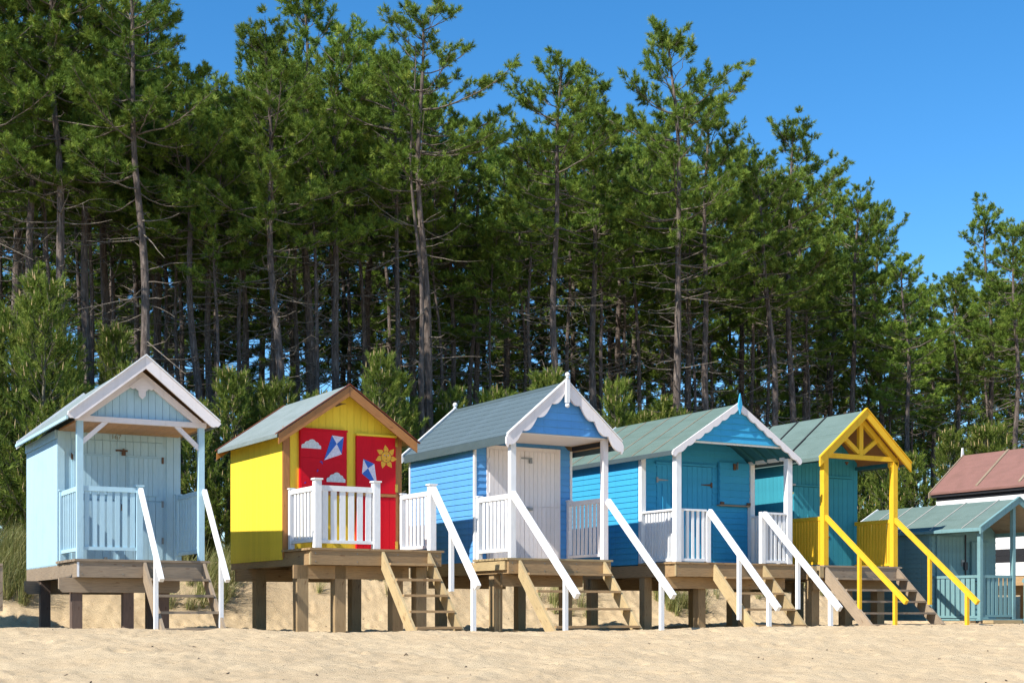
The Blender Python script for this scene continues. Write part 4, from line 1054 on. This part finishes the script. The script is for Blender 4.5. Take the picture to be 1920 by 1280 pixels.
def make_young(seed, H, Rc, k=32):
    """young pine: foliage to the ground, long needles, upright pale candles"""
    rg = np.random.default_rng(seed); T = Tubes(); Wd = Tubes()
    tz = np.linspace(-.3, H, 14); ax = .06 * np.sin(tz * .9 + seed) * tz / H; ay = .06 * np.cos(tz * .8 + seed) * tz / H
    T.add(np.stack([ax, ay, tz], 1), .055 * (1 - .85 * np.clip(tz / H, 0, 1)) + .006, 7)
    tr_ = lambda z: np.array([np.interp(z, tz, ax), np.interp(z, tz, ay), z])
    P, D, L, tone, C = [], [], [], [], []
    z = .25
    while z < H - .05:
        f = z / H; nb = rg.integers(5, 8); a0 = rg.random() * 6
        for i in range(nb):
            az = a0 + i * 6.283 / nb + rg.normal(0, .25); ln = Rc * (1 - f) ** 1.05 * rg.uniform(.45, 1.25) + .12
            el = .35 + .8 * f + rg.normal(0, .12); hd = np.array([math.cos(az), math.sin(az), 0]); tt = np.linspace(0, 1, 5)
            pts = tr_(z) + hd * (ln * tt)[:, None] + np.array([0, 0, 1.]) * (ln * (el * .5 * tt + .38 * tt ** 2))[:, None] + np.cumsum(rg.normal(0, .015, (5, 3)), 0)
            Wd.add(pts, .014 * (1 - .7 * tt) + .004, 4)
            ns = max(3, int(ln * 5.5))
            for j in range(ns):
                u = .28 + .72 * (j + .5) / ns; q = np.array([np.interp(u, tt, pts[:, c]) for c in range(3)])
                for r_ in range(2 if u < .9 else 1):
                    a2 = az + rg.normal(0, .8); sd = norm(np.array([math.cos(a2), math.sin(a2), .7 + .6 * f + rg.normal(0, .2)]))
                    sl2 = rg.uniform(.12, .34) * (1.25 - .6 * u); e = q + sd * sl2
                    if sl2 > .2: Wd.add(np.stack([q, e]), [.006, .004], 3)
                    for g in (.35, .9):
                        P.append(q + sd * sl2 * g); D.append(norm(sd + np.array([0, 0, .28]) + rg.normal(0, .28, 3))); L.append(rg.uniform(.18, .32))
                        tone.append(np.clip(.30 + .3 * u * rg.random() + .22 * g * rg.random() + rg.normal(0, .1), 0, 1))
                    if rg.random() < .26: C.append((e + sd * .1, norm(sd * .25 + np.array([0, 0, 1.]) + rg.normal(0, .1, 3)), rg.uniform(.08, .19)))
        z += rg.uniform(.28, .42)
    for c in range(6): P.append(tr_(H - .25 + .05 * c)); D.append(norm(np.array([rg.normal(0, .25), rg.normal(0, .25), 1.]))); L.append(.26); tone.append(.6)
    C.append((tr_(H), np.array([0, 0, 1.]), .28))
    co, tr, tn = needles(np.array(P), np.array(D), np.array(L), np.array(tone), k, .12, .016, rg, (58, 16))
    Cn = Tubes()
    for p, d, l in C: Cn.add(np.stack([p, p + d * l * .6, p + d * l]), [.014, .013, .004], 4)
    return dict(trunk=T.mesh('young_pine_trunk', YBARK), branches=Wd.mesh('young_pine_branches', YBARK), crown=tri_mesh('young_pine_crown', co, tr, [NEEDLE_Y], tone=tn),
                candles=Cn.mesh('young_pine_candles', CANDLE), H=H, n=len(P))

TALL = [make_pine(101, 14.0, .62, 2.0), make_pine(102, 14.0, .60, 2.2), make_pine(103, 14.0, .68, 1.9), make_pine(104, 14.0, .56, 2.0),
        make_pine(105, 14.0, .70, 2.2, twin=True), make_pine(106, 14.0, .62, 1.6, 1.1), make_pine(107, 14.0, .72, 1.8, k=36, dead=60, r0=.105), make_pine(108, 14.0, .68, 1.6, k=36, dead=60, r0=.085),
        make_pine(109, 14.0, .47, 2.3, 1.0, k=36, dead=30)]
LOWP = [make_pine(201, 8.0, .30, 1.9, .9, k=36, dead=20, r0=.09), make_pine(202, 8.0, .22, 1.7, .9, k=36, dead=20, r0=.09)]
YNG = [make_young(301, 4.4, 1.25), make_young(302, 3.6, 1.15), make_young(303, 5.2, 1.35, 30)]

def plant(proto, s, v, H, rz, lean, label, group, name='pine_tree', cat='pine tree', wide=1.0):
    """one tree with its own trunk, branches and crown, standing on the ground; lean tips it to picture left"""
    x, y = W2(s, v); z = gz(s, v) - .05; k = H / proto['H']
    o = empty(name, (x, y, z), 0, label, cat, group)
    kw = k ** .6 * wide
    o.rotation_mode = 'XYZ'; o.rotation_euler = (Matrix.Rotation(-lean, 3, 'Y') @ Matrix.Rotation(rz, 3, 'Z')).to_euler('XYZ')
    o.scale = (kw, kw, k)
    for part in ('trunk', 'branches', 'crown', 'candles'):
        if part in proto:
            c = bpy.data.objects.new({'branches': 'branchwork', 'candles': 'bud_candle_growth'}.get(part, part), proto[part]); COL.objects.link(c); c.parent = o
            if part in ('branches', 'candles'): c['kind'] = 'stuff'
    return o
def depth_of(s, v): return (P0 + U * s + V * v).y
def h_for(px, v, topy):
    s = sv_of(px, v); Y = depth_of(s, v); return s, (1145 - topy) / 2700 * Y - (gz(s, v) - CAMZ)

# (column at the foot, depth behind the row, top row in picture, proto, lean deg, label)
FRONT = [
 (38, 12, -130, 2, 1.0, None), (72, 10, -70, 0, 1.2, None), (125, 9.2, -150, 1, 1.2, None), (180, 10.5, -40, 5, 2.0, None), (208, 13, -60, 3, 1, None),
 (276, 8.4, -70, 0, 1.2, 'tall pine with bare grey trunk directly behind the pale blue hut\'s gable peak'),
 (300, 14, 30, 3, 1, None), (392, 9.6, 130, 2, 3.2, 'leaning pine behind the gap between pale blue hut and yellow hut'), (404, 12, 190, 5, 2, None),
 (465, 15, 200, 3, .5, None), (541, 8.6, 70, 1, 2.6, 'pine with slim pale trunk leaning above the yellow hut\'s roof slope'),
 (597, 11.5, -25, 3, 1.8, 'tall full crowned pine rising behind the yellow hut'), (637, 10, 80, 0, .8, None), (700, 14.5, 75, 5, 1.0, None),
 (806, 8.6, 28, 4, .8, 'tall pine with twin trunks above the blue hut\'s rear finial'), (890, 14, 300, 3, -.5, None), (948, 17, 290, 1, 0, None),
 (1050, 9.0, 122, 2, .6, 'pine with dark straight trunk just behind the front finial of the blue hut'), (1118, 10.6, 168, 5, .6, 'slender pine with narrow crown between the blue hut and the azure hut'),
 (1160, 15, 240, 3, .5, None), (1275, 8.4, 70, 1, .8, 'tallest pointed pine, rising behind the azure hut\'s roof'), (1292, 12.5, 190, 3, .5, None), (1332, 9.8, 215, 0, 1.0, 'pine with dark trunk beside the tallest pointed pine above the azure roof'),
 (1392, 15, 290, 5, 0, None), (1466, 9.0, 300, 2, 3.0, 'leaning pine with pale trunk behind the azure hut\'s spear finial'), (1488, 10.6, 248, 1, .4, 'full crowned pine rising between azure hut and teal hut'), (1510, 13, 330, 3, .5, None),
 (1560, 16, 350, 5, 0, None), (1604, 11.5, 372, 0, .4, 'pine with broad crown above the golden yellow porch gable'), (1652, 13, 395, 5, .5, None), (1702, 9.8, 490, 3, .5, 'short pine with low crown right behind the golden yellow gable'),
 (1748, 15, 545, 3, 0, None), (1795, 12, 520, 1, .3, None), (1856, 13, 400, 3, .2, 'dense pine rising behind the red brown felt roof'), (1906, 9.4, 430, 1, .5, None), (1950, 11, 430, 3, .3, None), (-30, 9.5, -120, 1, 1, None), (-70, 12, -120, 3, 1, None)]
rt = random.Random(3)
FL = {72: 'tall pine whose trunk rises behind the largest young pine beside the pale blue hut', 125: 'tall full crowned pine between the largest young pine and the pale blue hut', 180: 'tall narrow leaning pine above the pale blue hut\'s sunlit roof slope', 208: 'low crowned pine just behind the leaning pine above the pale blue roof',
 300: 'low crowned pine just behind the bare grey trunk at the pale blue gable', 404: 'narrow pine just behind the leaning pine at the yellow hut\'s gap', 465: 'low crowned pine standing back between the pale blue and yellow huts', 637: 'tall pine next to the full crowned pine behind the yellow hut', 700: 'narrow pine between the yellow hut and the twin trunked pine',
 890: 'low crowned pine between the twin trunked pine and the blue hut\'s gable', 948: 'pine set far back above the blue hut\'s shingle roof', 1160: 'low crowned pine behind the slender pine between blue and azure huts', 1292: 'low crowned pine just behind the tallest pointed pine', 1392: 'narrow pine set back above the azure hut\'s gable',
 1510: 'low crowned pine behind the full crowned pine between azure and teal huts', 1560: 'narrow pine set back above the teal hut\'s felt roof', 1652: 'narrow pine between the golden porch gable and the red brown roof', 1748: 'short low crowned pine at the dip in the treeline', 1795: 'full crowned pine beside the dip in the treeline', 1906: 'full crowned pine over the ridge of the red brown felt roof'}
ZONES = [(60, 'beside the pale blue hut\'s side wall'), (390, 'behind the pale blue hut'), (770, 'behind the yellow hut'), (1090, 'behind the blue hut with ball finials'), (1420, 'behind the azure hut'), (1700, 'behind the teal hut with golden porch'), (9999, 'behind the hut with the red brown roof')]
def zone(px): return next(z for lim, z in ZONES if px < lim)
for (px, v, ty, pi, ln, lab) in FRONT:
    s, H = h_for(px, v, ty); zn = zone(px); lab = lab or FL.get(px)
    plant(TALL[pi], s, v, H, rt.random() * 6.28, R(ln), lab or 'tall front pine with bare trunk ' + zn, None if lab else 'front pines ' + zn)
SKX = [-200, 330, 345, 400, 430, 470, 560, 620, 670, 700, 780, 850, 905, 925, 950, 1030, 1080, 1160, 1190, 1245, 1300, 1390, 1420, 1490, 1560, 1650, 1690, 1730, 1760, 1800, 1860, 2100]
SKY_ = [-50, 20, 130, 120, 75, -10, 0, 60, 80, 50, 25, 110, 200, 330, 200, 120, 170, 200, 120, 70, 160, 270, 290, 250, 340, 390, 460, 520, 500, 430, 395, 420]
def skyline(px): return max(np.interp(px + d, SKX, SKY_) for d in (-45, 0, 45))
for i in range(84):
    px = -60 + i * 24.5 + rt.uniform(-14, 14); v = rt.uniform(12, 22) if i % 2 else rt.uniform(18, 30); zn = zone(px)
    s, H = h_for(px, v, skyline(px) + rt.uniform(40, 200))
    if H > 4: plant(TALL[rt.choice((2, 6, 6, 7, 7, 7)) if i % 2 else 8], s, v, H, rt.random() * 6.28, R(rt.uniform(-1, 2.5)), 'half hidden pine deeper in the wood ' + zn, 'deep pines ' + zn)
for i in range(30):
    px = -20 + i * 52 + rt.uniform(-22, 22); v = rt.uniform(9.5, 14); zn = zone(px)
    s, H = h_for(px, v, skyline(px) + rt.uniform(60, 190))
    plant(TALL[rt.choice((6, 7, 7))], s, v, H, rt.random() * 6.28, R(rt.uniform(-1, 3)), 'slender pine with thin bare trunk and small crown ' + zn, 'slender pines ' + zn, wide=.85)
for i in range(14):
    px = -60 + i * 148 + rt.uniform(-30, 30); v = rt.uniform(15, 26); zn = zone(px)
    s, H = h_for(px, v, rt.uniform(430, 640) + .10 * max(px - 600, 0))
    plant(LOWP[i % 2], s, v, H, rt.random() * 6.28, R(rt.uniform(-1, 2)), 'bushy understorey pine filling gaps between trunks ' + zn, 'understorey pines ' + zn, 'understorey_pine')
# young pines on the dune
YOUNG = [(-20, 6.6, 600, 0), (22, 7.6, 560, 2), (72, 6.2, 512, 2), (118, 7.4, 600, 0), (162, 6.6, 600, 1), (214, 7.6, 592, 2), (256, 6.8, 640, 0), (318, 7.4, 668, 1), (372, 6.4, 720, 0), (425, 6.6, 668, 2), (470, 7.4, 660, 0), (516, 6.4, 676, 1), (556, 7.6, 690, 2), (604, 6.6, 720, 0), (655, 7.6, 700, 1),
 (708, 6.3, 632, 2), (748, 7.2, 650, 0), (800, 6.6, 690, 1), (845, 7.4, 690, 2), (893, 6.6, 690, 0), (940, 7.4, 684, 1), (988, 6.6, 700, 2), (1036, 7.0, 655, 0), (1085, 6.4, 730, 1), (1150, 7.0, 690, 2), (1205, 6.4, 735, 0), (1238, 7.6, 735, 2), (1330, 8.2, 770, 0), (1262, 7.4, 760, 1), (1400, 7.4, 790, 0), (1500, 6.8, 800, 1), (1572, 6.6, 835, 2), (1615, 7.4, 815, 0), (1662, 6.6, 825, 1), (1712, 7.2, 800, 0),
 (1778, 6.8, 758, 2), (1828, 7.4, 772, 0), (1862, 6.8, 755, 1), (1905, 7.4, 790, 2), (1950, 7.0, 780, 0)]
YL = {72: 'large young pine with yellowish needles beside the pale blue hut\'s side wall', 708: 'young pine with upright leader between the yellow hut and the blue hut', 1036: 'young pine just behind the front finial of the blue hut', 1778: 'young pine behind the hut with the red brown roof, left of its ridge finial', 425: 'young pine standing right behind the yellow hut\'s rear roof edge'}
for (px, v, ty, pi) in YOUNG:
    if px not in YL and px in (162, 318, 470, 556, 655, 800, 893, 988, 1085, 1500): continue
    v += 1.1; s, H = h_for(px, v, ty + rt.uniform(15, 60)); zn = zone(px)
    plant(YNG[pi], s, v, max(H, 1.6), rt.random() * 6.28, R(rt.uniform(-2, 2)), YL.get(px, 'young bushy pine with pale upright buds ' + zn), None if px in YL else 'young pines ' + zn, 'young_pine', 'young pine', rt.uniform(.75, 1.0))
for i in range(12):
    px = -40 + i * 170 + rt.uniform(-35, 35); v = rt.uniform(9.5, 13); zn = zone(px)
    s, H = h_for(px, v, rt.uniform(730, 840) + .03 * max(px - 900, 0))
    plant(YNG[i % 3], s, v, max(H, 1.8), rt.random() * 6.28, R(rt.uniform(-2, 2)), 'young bushy pine with pale upright buds ' + zn, 'young pines ' + zn, 'young_pine', 'young pine', rt.uniform(.9, 1.2))

# marram grass on the dune edge
def build_grass():
    rg = np.random.default_rng(9); co, tr, tn = [], [], []; n = 0
    cl = []
    for px, v, c in [(15, 4.9, 26), (35, 5.3, 20), (5, 5.8, 20), (395, 5.2, 10), (412, 5.6, 10), (372, 5.4, 8), (345, 4.6, 4), (405, 4.7, 5), (600, 5.6, 5), (690, 5.6, 5), (1050, 5.0, 8), (1090, 5.3, 8), (1265, 4.7, 9), (1290, 4.9, 9), (1235, 5.1, 7), (1210, 5.4, 6), (1430, 5.2, 5), (1330, 5.3, 6)]:
        v += .5; s0 = sv_of(px, v)
        for _ in range(c): cl.append((s0 + rg.normal(0, .28), v + rg.normal(0, .25)))
    for _ in range(330): cl.append((rg.uniform(-6, 20), rg.uniform(6.3, 8.2)))
    for (s, v) in cl:
        x, y = W2(s, v); z = gz(s, v) - .03; m = rg.integers(34, 60); h0 = rg.uniform(.38, .75); wind = rg.normal(0, .2)
        az = rg.random(m) * 6.283; ln = h0 * rg.uniform(.6, 1.25, m); bend = rg.uniform(.15, .8, m); r = rg.random(m) * .09
        bx = np.stack([x + r * np.cos(az), y + r * np.sin(az), np.full(m, z)], 1); hd = np.stack([np.cos(az) + .5, np.sin(az) + .2, np.zeros(m)], 1)
        sd = np.stack([-np.sin(az), np.cos(az), np.zeros(m)], 1)
        pts = []
        for t in (0, .45, .8, 1.0):
            p = bx + hd * (bend * ln * t ** 1.8)[:, None]; p[:, 2] += ln * (t - .35 * bend * t ** 2.2); w = .0045 * (1 - t * .9)
            pts += [p - sd * w, p + sd * w]
        c = np.stack(pts, 1).reshape(-1, 3); idx = (np.arange(m) * 8)[:, None] + n
        for q in range(3):
            a = q * 2; tr.append(np.concatenate([idx + [a, a + 1, a + 3], idx + [a, a + 3, a + 2]]))
        co.append(c); n += m * 8; tn.append(np.repeat(np.clip(rg.normal(.5, .25, m), 0, 1), 8))
    b = NB('marram_grass'); a = b.n('ShaderNodeAttribute', attribute_name='tone')
    c = b.ramp(a.outputs['Fac'], [(0, (.09, .13, .03)), (.5, (.23, .25, .07)), (1, (.48, .40, .18))]); b.l(c, b.b.inputs['Base Color']); b.b.inputs['Roughness'].default_value = .6
    me = tri_mesh('marram_grass', np.concatenate(co), np.concatenate(tr), [b.m], tone=np.concatenate(tn))
    o = bpy.data.objects.new('marram_grass', me); COL.objects.link(o); o['kind'] = 'stuff'; o['label'] = 'tufts of green and straw coloured marram grass on the dune'; o['category'] = 'grass'
build_grass()

# bits of driftwood, weed and small stones lying on the sand
def build_debris():
    rg = np.random.default_rng(77); T = Tubes()
    for i in range(330):
        if i < 190: s, v = rg.uniform(-8, 22), rg.uniform(-11, -1.8)
        else: s, v = rg.uniform(-3, 18), rg.uniform(3.6, 6.6)
        x, y = W2(s, v); z = gz(s, v) + .004; a = rg.random() * 6.28; L = rg.uniform(.012, .05) if rg.random() < .95 else rg.uniform(.06, .14)
        d = np.array([math.cos(a), math.sin(a), rg.normal(0, .15)]) * L; p = np.array([x, y, z]); r = rg.uniform(.004, .011)
        T.add(np.stack([p - d / 2, p + rg.normal(0, .008, 3), p + d / 2]), [r * .5, r, r * .6], 5)
    o = bpy.data.objects.new('beach_litter', T.mesh('beach_litter', plain('dark_weed_and_twigs', (.09, .06, .04), .9))); COL.objects.link(o)
    o['kind'] = 'stuff'; o['label'] = 'scattered dark twigs and weed on the sand'; o['category'] = 'beach litter'
build_debris()
print('TUFTS', [p['n'] for p in TALL + LOWP + YNG], 'tris', sum(len(m.polygons) for m in bpy.data.meshes))
